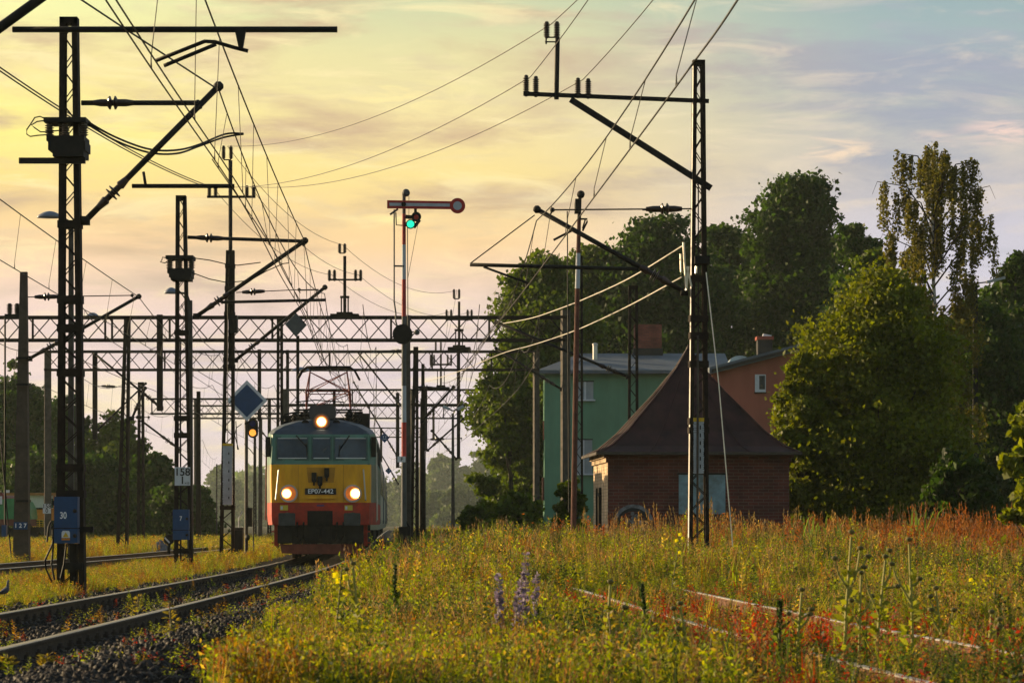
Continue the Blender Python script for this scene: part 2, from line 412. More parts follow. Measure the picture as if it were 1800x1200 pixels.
# ------------------------------------------------------------------ masts and their fittings
def lattice_col(root, d, xt, yt, xb, zb, lw=0.11, dep=0.30, lace=0.55, m=None, battens=(), web=None):
    """two channel legs tapering from the foot to the head, zig-zag lacing between them"""
    m = m or STEEL
    zt = PZ(yt, d); o = root.location
    tl, tr = [PX(x, d)-o.x for x in xt]; bl, br = [PX(x, d)-o.x for x in xb]
    zt -= o.z; zb -= o.z
    hw = lw/2
    for a, b, sg in ((bl, tl, 1), (br, tr, -1)):
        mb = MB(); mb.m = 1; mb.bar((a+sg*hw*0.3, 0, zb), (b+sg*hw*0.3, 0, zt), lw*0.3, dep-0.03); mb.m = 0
        mb.bar((a+sg*hw*0.9, -dep/2, zb), (b+sg*hw*0.9, -dep/2, zt), lw, 0.02)
        mb.bar((a+sg*hw*0.9, dep/2, zb), (b+sg*hw*0.9, dep/2, zt), lw, 0.02)
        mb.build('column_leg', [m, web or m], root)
    mb = MB(); mbk = MB(); n = max(3, int((zt-zb)/max(0.27, (tr-tl)*1.0)))
    for i in range(n):
        t0, t1 = i/n, (i+1)/n
        l0, r0 = bl+(tl-bl)*t0+hw, br+(tr-br)*t0-hw; l1, r1 = bl+(tl-bl)*t1+hw, br+(tr-br)*t1-hw
        z0, z1 = zb+(zt-zb)*t0, zb+(zt-zb)*t1
        a, b = ((l0, z0), (r1, z1)) if i % 2 else ((r0, z0), (l1, z1))
        mb.bar((a[0], -dep/2-0.012, a[1]), (b[0], -dep/2-0.012, b[1]), 0.017, 0.008); mbk.bar((a[0], dep/2+0.012, a[1]), (b[0], dep/2+0.012, b[1]), 0.017, 0.008)
    mb.build('lacing', m, root); mbk.build('lacing', m, root)
    mb = MB(); mb.box(tl-0.004, tr+0.004, -dep/2-0.01, dep/2+0.01, zt-0.10, zt+0.01)
    for yb in battens:
        z = PZ(yb, d)-o.z; t = (z-zb)/(zt-zb)
        MB().box(bl+(tl-bl)*t-0.02, br+(tr-br)*t+0.02, -dep/2-0.03, dep/2+0.03, z-0.06, z+0.06).build('batten', m, root)
    mb.build('mast_head', m, root)
def loc(root, px, py, d, dy=0.0):
    p = P(px, py, d)-root.location; p.y += dy; return p
def clampball(mb, p, r): mb.lathe(p-Vector((r, 0, 0)), p+Vector((r, 0, 0)), [(0, r*0.4), (0.3, r), (0.7, r), (1, r*0.4)], 8)
def rib_profile(n, r0, r1):
    pr = [(0, r0*0.6), (0.04, r0)]
    for i in range(n):
        a = 0.1+0.8*i/n; w = 0.8/n
        pr += [(a, r0), (a+w*0.3, r1), (a+w*0.5, r1), (a+w*0.75, r0)]
    return pr+[(0.96, r0), (1, r0*0.6)]
def cantilever(root, d, base, tip, top=None, bar=None, steady=(), r=0.042, dy=0.0, m=None):
    m = m or DARK
    b, t = loc(root, *base, d, dy), loc(root, *tip, d, dy)
    mb = MB().tube([b, t], r, 8); clampball(mb, t, r*1.6); clampball(mb, b, r*1.3); mb.box(b.x-0.07, b.x+0.07, b.y-0.06, b.y+0.06, b.z-0.07, b.z+0.07)
    mb.build('cantilever_strut', m, root, True)
    dl = (t-b).length
    i0, i1 = b.lerp(t, 0.30/dl), b.lerp(t, min(0.5, 0.95/dl))
    MB().lathe(i0, i1, [(0, 0.05), (0.25, 0.075), (0.3, 0.05), (0.42, 0.05), (0.44, 0.12), (0.47, 0.12), (0.49, 0.05), (0.53, 0.05), (0.55, 0.12), (0.58, 0.12), (0.6, 0.05), (0.72, 0.05), (0.76, 0.075), (1, 0.05)]).build('insulator', PORC, root)
    if top:
        a, c = loc(root, *top[0], d, dy), loc(root, *top[1], d, dy)
        mb = MB().tube([a, a.lerp(c, 0.96), c.lerp(a, 0.02)-Vector((0, 0, 0.03)), c-Vector((0, 0, 0.10))], r*0.85 if top[2] else 0.014, 7); clampball(mb, a.lerp(c, 0.98), r)
        mb.build('top_tie', m, root, True)
        ln = (c-a).length; i0, i1 = a.lerp(c, 0.18/ln), a.lerp(c, min(0.6, 0.85/ln))
        MB().lathe(i0, i1, [(0, 0.04), (0.2, 0.06), (0.35, 0.06), (0.4, 0.11), (0.43, 0.11), (0.46, 0.05), (0.5, 0.05), (0.53, 0.11), (0.56, 0.11), (0.6, 0.06), (0.8, 0.06), (1, 0.04)]).build('insulator', PORC, root)
    if bar:
        mb = MB().tube([loc(root, *q, d, dy) for q in bar], 0.036, 7); mb.build('registration_arm', m, root, True)
    for sarm in steady:
        mb = MB().tube([loc(root, *q, d, dy) for q in sarm], 0.024, 6); mb.build('steady_arm', m, root, True)
def stack_insulator(root, d, px, y0, y1, r=0.075, n=7, dy=0.0):
    MB().lathe(loc(root, px, y1, d, dy), loc(root, px, y0, d, dy), rib_profile(n, r*0.62, r)).build('insulator', PORC, root)
GM = 'lattice catenary masts'
def mast(label, d, xt, yt, xb, zb=-0.3, battens=(), lw=0.11, dep=0.30, m=None, name='catenary_mast', web=None, rot=0.0):
    cx = (PX(xb[0], d)+PX(xb[1], d))/2
    root = empty(name, (cx, d, zb), label, 'catenary mast', GM)
    lattice_col(root, d, xt, yt, xb, zb, lw, dep, 0.45, m, battens, web)
    for ch in root.children: ch.rotation_euler = (0, 0, rot)
    return root

# M0: mast just outside the left edge, its cantilever reaches into the frame
m0 = empty('catenary_mast', (-7.6, 37, -0.3), 'nearest mast, its long bar and strut crossing the upper left corner', 'catenary mast', GM)
lattice_col(m0, 37, (900-8.0*F/37+60, 900-8.0*F/37+150), -250, (900-8.0*F/37+50, 900-8.0*F/37+160), -0.3, 0.11, 0.3, 0.45)
cantilever(m0, 37, (-250, 230), (330, -190), None, ((22, 52), (200, 52), (593, 52)),
           (((436, 90), (412, 84), (378, 74), (360, 73), (274, 107)), ((380, 78), (288, 116))), r=0.058)
mb = MB().prism([(PX(412,37)+7.6, PZ(50,37)+0.3), (PX(433,37)+7.6, PZ(50,37)+0.3), (PX(427,37)+7.6, PZ(86,37)+0.3), (PX(420,37)+7.6, PZ(86,37)+0.3)], -0.04, 0.04); mb.build('bracket', DARK, m0)
# M1
m1 = mast('tall lattice mast carrying the blue box numbered 30', 52, (107, 137), 33, (102, 150), -0.3, (395, 527, 577, 655, 822, 868), 0.09, 0.26)
cantilever(m1, 52, (150, 388), (384, 152), ((143, 181), (352, 181), True), ((232, 327), (412, 327)), (((252, 302), (256, 326)),), r=0.05)
mb = MB(); o = m1.location
for (x0, x1, y0, y1) in ((82,156,211,219),(87,153,243,252),(90,155,252,268),(98,152,268,279)):
    a, b = loc(m1, x0, y1, 52), loc(m1, x1, y0, 52); mb.box(a.x, b.x, -0.36, 0.30, a.z, b.z)
mb.build('switch_frame', DARK, m1)
a, b = loc(m1, 37, 290, 52), loc(m1, 153, 280, 52); MB().box(a.x, b.x, -0.24, -0.16, a.z, b.z).build('switch_beam', DARK, m1)
for x in (90, 118, 150): stack_insulator(m1, 52, x, 219, 244, 0.075, 5, -0.2)
mb = MB()
for pts in (((85,213),(75,209),(66,211),(59,222),(52,232),(52,240),(58,244),(72,242),(88,241)), ((85,216),(70,218),(60,224),(66,229),(76,236),(88,236),(112,233))):
    mb.tube([loc(m1, *q, 52, -0.3) for q in pts], 0.011, 6)
mb.build('jumper_cable', DARK, m1)
mb = MB()
for pts in (((88,952),(91,925),(95,915),(101,925),(98,955),(84,985),(87,1000),(97,1022)), ((98,930),(99,960),(96,990),(101,1018)), ((122,955),(118,990),(112,1015))):
    mb.tube([loc(m1, *q, 52, -0.35) for q in pts], 0.016, 6)
mb.build('ground_cable', DARK, m1)
a, b = loc(m1, 94, 935, 52), loc(m1, 168, 925, 52); MB().box(a.x, b.x, -0.3, -0.2, a.z, b.z).build('cross_beam', DARK, m1)
mb = MB(); a = loc(m1, 124, 1018, 52); b = loc(m1, 136, 955, 52); mb.box(a.x, b.x, -0.1, 0.1, a.z-0.2, b.z); a = loc(m1, 104, 1000, 52); b = loc(m1, 148, 988, 52); mb.box(a.x, b.x, -0.2, 0.2, a.z, b.z)
mb.build('pedestal', DARK, m1)
# M2
m2 = mast('lattice mast holding the white kilometre board and the blue box numbered 7', 76, (310, 327), 345, (307, 339), -0.3, (585, 735, 765, 968), 0.075, 0.24)
cantilever(m2, 76, (345, 556), (536, 423), ((330, 417), (535, 424), True), ((390, 531), (573, 527)), (), r=0.05)
mb = MB()
for (x0, x1, y0, y1) in ((294,342,451,457),(297,340,474,482),(300,339,482,489),(303,337,489,494)):
    a, b = loc(m2, x0, y1, 76), loc(m2, x1, y0, 76); mb.box(a.x, b.x, -0.4, 0.3, a.z, b.z)
mb.build('switch_frame', DARK, m2)
for x in (300, 317, 338): stack_insulator(m2, 76, x, 457, 475, 0.085, 5, -0.2)
mb = MB()
for pts in (((296,455),(288,454),(287,459),(284,462),(292,464),(302,458)), ((340,455),(370,459),(400,466),(420,468),(460,463)), ((340,481),(370,492),(400,498),(440,495),(470,478),(500,465),(510,464))):
    mb.tube([loc(m2, *q, 76, -0.3) for q in pts], 0.013, 6)
mb.build('jumper_cable', DARK, m2)
MB().tube([loc(m2, 319, 985, 76, -0.16), loc(m2, 318, 600, 76, -0.16)], 0.02).build('conduit', DARK, m2)
# M3 with feeder post on top
m3 = mast('lattice mast with a feeder post and three insulator pairs on its head', 96, (398, 412), 441, (386, 412), -0.3, (468, 507, 552, 632, 644, 892), 0.09, 0.24)
cantilever(m3, 96, (414, 633), (571, 505), ((415, 514), (528, 509), False), None, (((525, 510), (560, 509)),), r=0.05)
mb = MB().tube([loc(m3, 405, 640, 96), loc(m3, 405, 282, 96)], 0.06, 8); mb.build('feeder_post', DARK, m3, True)
a, b = loc(m3, 364, 348, 96), loc(m3, 449, 344, 96); MB().box(a.x, b.x, -0.04, 0.04, a.z, b.z).build('cross_arm', DARK, m3)
for x in (368, 379, 434, 446): stack_insulator(m3, 96, x, 326, 347, 0.068, 9)
for x in (393, 406): stack_insulator(m3, 96, x, 256, 280, 0.068, 9)
mb = MB(); mb.tube([loc(m3, 393, 281, 96), loc(m3, 406, 281, 96)], 0.02); a, b = loc(m3, 403, 585, 96), loc(m3, 418, 555, 96); mb.box(a.x, b.x, -0.3, 0.1, a.z, b.z)
mb.build('bracket', DARK, m3)
# R: the big mast right of centre
mr = mast('tall lattice mast in front of the brick hut, sunlit along one edge', 60, (1218, 1238), 107, (1209, 1246), -0.2, (490, 560, 590, 640, 740, 756), 0.07, 0.14, STEEL, rot=math.radians(8), web=mat('painted_sun_edge', (0.62, 0.60, 0.56), 0.5, 0.1, 0.2, 5))  # pale leg webs carry the sun glare of the edge in their colour
a, b = loc(mr, 920, 165, 60), loc(mr, 1246, 178, 60)
MB().bar(a, b, 0.07, 0.10).build('cross_arm', DARK, mr)
MB().bar(loc(mr, 1003, 175, 60), loc(mr, 1250, 331, 60), 0.11, 0.09).build('cross_arm_brace', DARK, mr)
mb = MB().tube([loc(mr, 978, 175, 60), loc(mr, 980, 66, 60)], 0.045, 8)
mb.tube([loc(mr, 958, 66, 60), loc(mr, 980, 66, 60)], 0.014); mb.tube([loc(mr, 958, 74, 60), loc(mr, 980, 74, 60)], 0.014); mb.tube([loc(mr, 960, 60, 60), loc(mr, 960, 78, 60)], 0.016)
mb.build('feeder_post', DARK, mr)
for x, y0, y1 in ((925,132,170),(942,134,171),(1016,137,173),(1034,138,174),(961,38,68),(979,38,68)): stack_insulator(mr, 60, x, y0, y1, 0.062, 8)
cantilever(mr, 60, (1203, 513), (944, 368), ((1216, 367), (966, 369), False), ((826, 465), (1122, 473)), (((850, 469), (929, 498)),), r=0.045)
MB().tube([loc(mr, 940, 378, 60), loc(mr, 828, 462, 60)], 0.012).build('tie_rod', WIRE, mr)
a, b = loc(mr, 1129, 370, 60), loc(mr, 1158, 367, 60); MB().box(a.x, b.x, -0.02, 0.02, a.z, b.z).build('turnbuckle', DARK, mr)
mb = MB()
for p, q, w in (((1200,428),(1205,508),0.035),((1209,470),(1205,512),0.03),((1206,470),(1214,505),0.03),((1195,448),(1196,480),0.03),((1223,470),(1222,482),0.04)):
    mb.tube([loc(mr, *p, 60, -0.25), loc(mr, *q, 60, -0.25)], w*0.6, 6)
mb.build('switch_blade', WIREB, mr)
a, b = loc(mr, 1220, 465, 60), loc(mr, 1246, 452, 60); MB().box(a.x, b.x, -0.3, 0.2, a.z, b.z).build('switch_box', DARK, mr)
mb = MB().tube([loc(mr, 1240, 480, 60, -0.2), loc(mr, 1262, 680, 60, -0.3), loc(mr, 1285, 960, 60, -0.45)], 0.010); mb.build('guy_wire', WIREB, mr)
MB().tube([loc(mr, 1225, 960, 60, -0.14), loc(mr, 1226, 590, 60, -0.14)], 0.02).build('conduit', STEEL2, mr)

# plainer masts farther back
def simple_mast(label, d, xt, yt, xb, zb=-0.3, canti=(), lw=0.1, battens=(), dy=0.0):
    r_ = mast(label, d, xt, yt, xb, zb, battens, lw, 0.24)
    for c in canti: cantilever(r_, d, *c)
    return r_
simple_mast('slender tapering lattice mast standing before the dark left trees', 112, (219, 229), 557, (204, 225), canti=(((232, 735), (255, 682), ((230, 733), (262, 733), False)),), battens=(825,))
simple_mast('low lattice mast whose arm slopes down toward the kilometre board', 135, (243, 253), 672, (241, 254), canti=(((316, 790), (250, 740), None),))
simple_mast('thin lattice mast rising just right of the kilometre board', 160, (346, 352), 688, (345, 353))
simple_mast('lattice mast behind the diamond sign, close to the cab roof', 128, (487, 497), 562, (486, 498))
simple_mast('dark lattice mast between the two red and white poles and the hut roof', 98, (1105, 1121), 503, (1103, 1123), canti=(((1104, 662), (872, 566), None, None, ()),), lw=0.08)
simple_mast('slim lattice mast directly behind the rusty red pole', 104, (1012, 1024), 450, (1010, 1025), lw=0.07)
simple_mast('lattice mast in the crowd of poles right of the signal post', 118, (727, 735), 610, (721, 736), canti=(((742, 740), (797, 680), ((725, 680), (790, 683), True)),))

simple_mast('tallest lattice mast of the crowd right of the signal post', 138, (741, 746), 640, (738, 747))
simple_mast('far lattice mast seen through the crowd of poles', 190, (731, 735), 690, (730, 736))
simple_mast('lattice mast in the mist left of the locomotive', 205, (471, 476), 700, (470, 477), canti=(((470, 770), (440, 735), ((470, 736), (445, 733), False)),))
simple_mast('hazy lattice mast between the light signal and the cab', 250, (446, 450), 760, (445, 451))
# concrete and steel poles
def pole(name, label, d, x0, x1, yt, xb0, xb1, zb=-0.3, m=None, cat='pole', group='plain poles', depth=None):
    cx = PX((xb0+xb1)/2, d)
    root = empty(name, (cx, d, zb), label, cat, group)
    wt, wb = PX(x1, d)-PX(x0, d), PX(xb1, d)-PX(xb0, d); tx = PX((x0+x1)/2, d)-cx; h = PZ(yt, d)-zb
    s = depth or 1.0
    vs = []
    for w, z, ox in ((wb, 0, 0), (wt, h, tx)):
        vs += [(ox-w/2, -w/2*s, z), (ox+w/2, -w/2*s, z), (ox+w/2, w/2*s, z), (ox-w/2, w/2*s, z)]
    MB().add(vs, [(3,2,1,0),(4,5,6,7),(0,1,5,4),(1,2,6,5),(2,3,7,6),(3,0,4,7)]).build('shaft', m or CONC, root)
    return root
p127 = pole('catenary_pole', 'thick concrete pole numbered 127 beside the red and green vehicles', 86, 36, 48, 478, 24, 52, m=CONC, cat='catenary pole')
cantilever(p127, 86, (52, 630), (244, 521), ((49, 522), (236, 519), False), None, (), r=0.045)
for x in (17, 30): stack_insulator(p127, 86, x, 533, 552, 0.085)
a, b = loc(p127, 9, 560, 86), loc(p127, 36, 552, 86); mb = MB().box(a.x, b.x, -0.1, 0.1, a.z, b.z)
for y in (630, 676, 880, 922): a, b = loc(p127, 31, y+2, 86), loc(p127, 52, y-2, 86); mb.box(a.x, b.x, -0.26, 0.26, a.z, b.z)
mb.build('clamp', DARK, p127)
mb = MB(); mb.tube([loc(p127, 13, 935, 86, -.4), loc(p127, 13, 560, 86, -.4)], 0.025); mb.tube([loc(p127, 2, 740, 86, -.4), loc(p127, 24, 980, 86, -.4)], 0.018); mb.build('conduit', DARK, p127)
a, b = loc(p127, 8, 942, 86, 0), loc(p127, 16, 922, 86, 0); MB().box(a.x, b.x, -0.5, -0.3, a.z, b.z).build('cable_box', BLUE, p127)
def number_plate(nm, label, d, x0, x1, y0, y1, lines, m, tm, cat='sign', yoff=-0.35, rows=None):
    c = P((x0+x1)/2, y1, d); root = empty(nm, (c.x, d+yoff, c.z), label, cat)
    w, h = PX(x1, d)-PX(x0, d), PZ(y0, d)-PZ(y1, d)
    MB().box(-w/2, w/2, 0, 0.03, 0, h).build('plate', m, root)
    for s_, fs, fx, fy in lines: text(s_, fs*h, (fx*w, -0.008, fy*h), tm, root)
    return root
number_plate('number_plate', 'blue plate reading 127 on the thick concrete pole', 86, 27, 51, 917, 930, [('1 2 7', 0.8, 0, 0.5)], BLUE, PALE, yoff=-0.30)
number_plate('kilometre_board', 'large white board reading 158 over 1 on a lattice mast', 76, 309, 336, 821, 853, [('158', 0.58, 0, 0.72), ('1', 0.58, 0, 0.27), ('+13', 0.16, 0.3, 0.12)], WHITE, BLACKP, yoff=-0.24)
number_plate('kilometre_board', 'small white board reading 158 over 0 on a slim concrete pole', 150, 77.5, 91.5, 885, 902, [('158', 0.62, 0, 0.73), ('0', 0.58, 0, 0.27)], WHITE, BLACKP, yoff=-0.4)

def switch_cabinet(label, d, x0, x1, y0, y1, ysplit, num, yoff, sticker=False):
    c = P((x0+x1)/2, y1, d); root = empty('switch_cabinet', (c.x, d+yoff, c.z), label, 'switch box', 'blue switch boxes on the masts')
    w, h = PX(x1, d)-PX(x0, d), PZ(y0, d)-PZ(y1, d); hs = PZ(ysplit, d)-PZ(y1, d)
    MB().box(-w/2, w/2, 0, 0.25, 0, hs-0.008).build('lower_box', BLUE, root)
    MB().box(-w/2, w/2, 0, 0.25, hs+0.008, h).build('upper_box', BLUE, root)
    MB().box(-w/2+0.01, w/2-0.01, 0.02, 0.24, hs-0.008, hs+0.008).build('seam', DARK, root)
    text(num, 0.15, (-0.04 if sticker else 0, -0.006, hs+(h-hs)*0.40 if sticker else hs+(h-hs)*0.55), PALE, root, sx=0.75)
    mb = MB()
    for z in (hs*0.5, hs+(h-hs)*0.55): mb.lathe((w*0.38, -0.035, z), (w*0.38, 0, z), [(0, 0.02), (1, 0.035)], 8)
    for z in (0.1, hs, h-0.1): mb.box(-w/2-0.03, -w/2, -0.01, 0.04, z-0.04, z+0.04)
    mb.build('latch', DARK, root)
    if sticker:
        sw = 0.066; zc = hs*0.42
        st = MB().prism([(-sw,zc-0.012),(sw,zc-0.012),(sw,zc+0.07),(sw*0.75,zc+0.10),(-sw*0.75,zc+0.10),(-sw,zc+0.07)], -0.006, -0.002).build('warning_sticker', WHITE, root)
        mb = MB().prism([(-0.048,zc),(0.048,zc),(0.0,zc+0.08)], -0.011, -0.007); mb.build('warning_triangle', YELP, st)
        mb = MB().box(-sw, sw, -0.006, -0.002, zc-0.05, zc-0.018); mb.build('warning_band', ORNG, st)
    return root
switch_cabinet('big blue switch box numbered 30 with a yellow warning triangle', 52, 103, 144, 873, 954, 928, '30', -0.52, True)
switch_cabinet('smaller blue switch box numbered 7 below the kilometre board', 76, 307, 335, 895, 948, 931, '7', -0.42)

# street lamps with hooded heads
def hooded_lamp(label, d, hx0, hx1, hy0, hy1, arm, px0, px1, pyt, zb=-0.3):
    r_ = pole('station_lamp', label, d, px0, px1, pyt, px0-1.5, px1+1.5, zb, STEEL2, 'lamp', 'hooded yard lamps')
    a, b = loc(r_, hx0, hy1, d), loc(r_, hx1, hy0, d); n = 14; vs = []; fs = []; w = abs(b.x-a.x); hh = b.z-a.z
    for i in range(n+1):
        t = i/n; hgt = hh*math.sin(PI*min(1, t*0.9+0.05))**0.7; hw = 0.16*math.sin(PI*(0.08+0.84*t))**0.6
        for j in range(7):
            g = PI*j/6; vs.append((a.x+w*t, -hw*math.cos(g), a.z+hgt*math.sin(g)))
        
    for i in range(n):
        for j in range(6): fs.append((i*7+j, i*7+j+1, (i+1)*7+j+1, (i+1)*7+j))
        fs.append((i*7+6, i*7, (i+1)*7, (i+1)*7+6))
    fs += [tuple(range(7)), tuple(n*7+j for j in range(7))]
    MB().add(vs, fs).build('lamp_head', mat('lamp_grey', (0.20, 0.22, 0.27), 0.4, 0.2, 0.1), r_, True)
    MB().tube([loc(r_, *q, d) for q in arm], 0.035).build('lamp_arm', STEEL2, r_)
hooded_lamp('hooded lamp poking out left of the tall mast numbered 30', 58, 66, 108, 371, 383, ((106, 382), (118, 388), (123, 404)), 121, 129, 403)
hooded_lamp('hooded lamp on a perforated pole beside the kilometre board mast', 82, 289, 313, 505, 516, ((312, 514), (328, 516), (333, 530)), 331, 338, 528)
hooded_lamp('hooded lamp half hidden behind the nearest lattice gantry', 128, 150, 175, 549, 559, ((152, 558), (142, 562), (138, 575)), 133, 139, 575)
hooded_lamp('hooded lamp whose head shows behind the pantograph frame', 155, 512, 545, 645, 652, ((543, 651), (528, 655), (524, 665)), 521, 526, 665)

# ------------------------------------------------------------------ lattice gantries
def gantry(label, d, x0, x1, yt, yb, posts, hang, verts=(), pitch=None):
    root = empty('lattice_gantry', (PX(x0, d), d, 0), label, 'gantry', 'lattice gantries across the tracks')
    zt, zb = PZ(yt, d), PZ(yb, d); X0, X1 = 0, PX(x1, d)-PX(x0, d); dep = 0.7
    for z in (zt, zb):
        mb = MB()
        for y in (-dep/2, dep/2): mb.box(X0, X1, y-0.035, y+0.035, z-0.05, z+0.05)
        mb.build('chord', STEEL, root)
    pit = pitch or (zt-zb)*0.86; n = int((X1-X0)/pit); mb = MB()
    for i in range(n):
        a, b = X0+(X1-X0)*i/n, X0+(X1-X0)*(i+1)/n
        u, w = (zb, zt) if i % 2 else (zt, zb)
        mb.bar((a, -dep/2, u), (b, -dep/2, w), 0.040, 0.02)
        mb.bar((a, dep/2, w), (b, dep/2, u), 0.040, 0.02)
    for x in verts:
        q = PX(x, d)-PX(x0, d); mb.bar((q, -dep/2, zb), (q, -dep/2, zt), 0.08, 0.05)
    mb.build('lacing', STEEL, root)
    for (xa, xb_, y0) in posts:
        a, b = PX(xa, d)-PX(x0, d), PX(xb_, d)-PX(x0, d)
        po = MB().box(-(b-a)/2, (b-a)/2, -0.22, 0.22, -0.3, PZ(y0, d)).build('post', CONCD, root); po.location = ((a+b)/2, 0, 0); po.rotation_euler = (0, 0, math.radians(10))
    for (xa, xb_, y0, y1) in hang:
        a, b = PX(xa, d)-PX(x0, d), PX(xb_, d)-PX(x0, d)
        MB().box(a, b, -0.11, 0.11, PZ(y1, d), PZ(y0, d)).build('drop_column', STEEL, root)
    return root
G1 = gantry('nearest and largest lattice gantry spanning above the locomotive', 124, -160, 1000, 558, 598, ((987, 1001, 545),), ((276, 286, 553, 722), (521, 526, 590, 712)), (60, 187, 199, 300, 480, 688, 860))
cantilever(G1, 124, (284, 717), (167, 622), None)
cantilever(G1, 124, (987, 684), (872, 612), None)
G2 = gantry('second lattice gantry with a leg before the left trees', 158, 79, 948, 618, 650, ((78, 90, 618), (938, 947, 618)), ((163, 171, 616, 772), (453, 459, 614, 740), (503, 508, 615, 735), (745, 751, 684, 792), (803, 809, 606, 806)), (291, 580, 760, 864))
cantilever(G2, 158, (172, 755), (256, 674), ((172, 678), (245, 681), False))
cantilever(G2, 158, (802, 806), (759, 757), None)
cantilever(G2, 158, (752, 791), (814, 736), ((750, 772), (812, 770), False))
cantilever(G2, 158, (712, 722), (628, 618), ((716, 616), (634, 618), False))
a, b = P(497, 735, 158), P(507, 684, 158); o = G2.location
MB().box(a.x-o.x, b.x-o.x, -0.5, -0.2, a.z, b.z).build('relay_box', STEEL2, G2)
G3 = gantry('third gantry, seen behind the raised pantograph', 200, 508, 905, 685, 711, ((722, 726, 684), (900, 905, 684)), ((696, 702, 690, 822), (585, 590, 684, 724)), (620, 718, 806))
cantilever(G3, 200, (697, 800), (622, 672), None)
cantilever(G3, 200, (905, 740), (818, 690), ((900, 694), (824, 690), True))
G4 = gantry('gantry starting right of the short lattice mast, left end open', 212, 265, 500, 701, 727, (), ((394, 398, 700, 760),), (268,))
G5 = gantry('faint gantry just under the third one', 240, 340, 890, 713, 735, ((341, 346, 700), (886, 891, 713)), ((760, 764, 712, 770),), (476, 650, 780))
cantilever(G5, 240, (700, 850), (648, 760), None)
G6 = gantry('smallest and farthest gantry above the coaches', 330, 610, 742, 752, 768, ((738, 742, 752),), ((668, 672, 752, 812),), (650, 700))

# feeder masts standing on gantries
def feeder_mast(label, d, cx, ytop, ybase, arm, yarm, off, base_w):
    root = empty('feeder_mast', P(cx, ybase, d), label, 'feeder mast', 'little feeder masts on the gantries')
    mb = MB().tube([loc(root, cx, ybase, d), loc(root, cx, ytop+22, d)], 0.06, 8); mb.build('feeder_post', STEEL, root)
    mb = MB()
    for w, y0, y1 in ((base_w, ybase+1, ybase-4), (base_w*0.55, ybase-4, ybase-7)):
        a, b = loc(root, cx-w, y0, d), loc(root, cx+w, y1, d); mb.box(a.x, b.x, -0.3, 0.3, a.z, b.z)
    for s_ in (-6, 6): mb.bar(loc(root, cx+s_, ybase-6, d), loc(root, cx+s_, ybase-32, d), 0.05)
    a, b = loc(root, cx-8, ybase-32, d), loc(root, cx+8, ybase-36, d); mb.box(a.x, b.x, -0.05, 0.05, a.z, b.z)
    mb.build('pedestal', STEEL, root)
    a, b = loc(root, cx+arm[0], yarm+2, d), loc(root, cx+arm[1], yarm-1, d); MB().box(a.x, b.x, -0.04, 0.04, a.z, b.z).build('cross_arm', STEEL, root)
    for x in off: stack_insulator(root, d, cx+x, yarm-17, yarm+3, 0.075, 8)
    for x in (-9, 0): stack_insulator(root, d, cx+x, ytop, ytop+17, 0.075, 8)
    a, b = loc(root, cx-9, ytop+18, d), loc(root, cx, ytop+16, d); MB().box(a.x, b.x, -0.02, 0.02, a.z, b.z).build('bracket', STEEL, root)
feeder_mast('T shaped feeder mast standing on the nearest gantry, left of the signal arm', 124, 606, 428, 556, (-27, 27), 491, (-27, -18, 19, 28), 25)
feeder_mast('T shaped feeder mast on the second gantry, right of the signal post', 158, 807, 508, 614, (-22, 22), 561, (-22, -14, 15, 22), 20)
feeder_mast('small feeder mast on the third gantry near the poles', 200, 775, 600, 684, (-18, 18), 640, (-18, -12, 12, 18), 14)

# single poles in the middle distance
pole('catenary_pole', 'concrete pole standing directly behind the signal post', 98, 713, 721, 556, 712, 723, m=CONCD)
pole('catenary_pole', 'short pale concrete pole among the crowd right of the signal post', 140, 739, 746, 700, 738, 748, m=CONC)
tl = pole('station_lamp', 'twin headed lamp on a tall pole before the misty trees', 118, 794, 798, 726, 793, 800, m=CONCD, cat='lamp', group='twin headed lamps')
def twin(r_, d, cx, yt, heads):
    for (x0, y0, x1, y1) in heads:
        a, b = loc(r_, x0, y0, d), loc(r_, x1, y1, d); MB().bar(a, b, 0.10, 0.32).build('lamp_head', mat('lamp_pale', (0.38, 0.42, 0.46), 0.4, 0.2, 0.1), r_)
        MB().tube([loc(r_, cx, yt, d), loc(r_, x1, y1, d)], 0.03).build('lamp_arm', STEEL2, r_)
twin(tl, 118, 796, 722, ((779, 714, 790, 719), (815, 714, 804, 719)))
tl2 = pole('station_lamp', 'twin headed lamp half lost in the dark trees under the birch', 128, 1711, 1718, 497, 1709, 1720, m=DARK, cat='lamp', group='twin headed lamps')  # shaft coloured dark to stand for the shade among the trees
twin(tl2, 128, 1714, 498, ((1668, 488, 1698, 496), (1766, 488, 1734, 496)))
pole('thin_pole', 'thin bracketed steel pole beside the misty trees', 130, 747, 748.5, 700, 747, 748.5, m=STEEL2)
pole('thin_pole', 'bent topped pole on the misty skyline left of the diamond sign', 190, 380, 382, 815, 380, 382, m=STEEL2)
pole('thin_pole', 'dark solid pole between the cab and the blue diamond sign', 170, 455, 461, 735, 454, 461, m=CONCD)

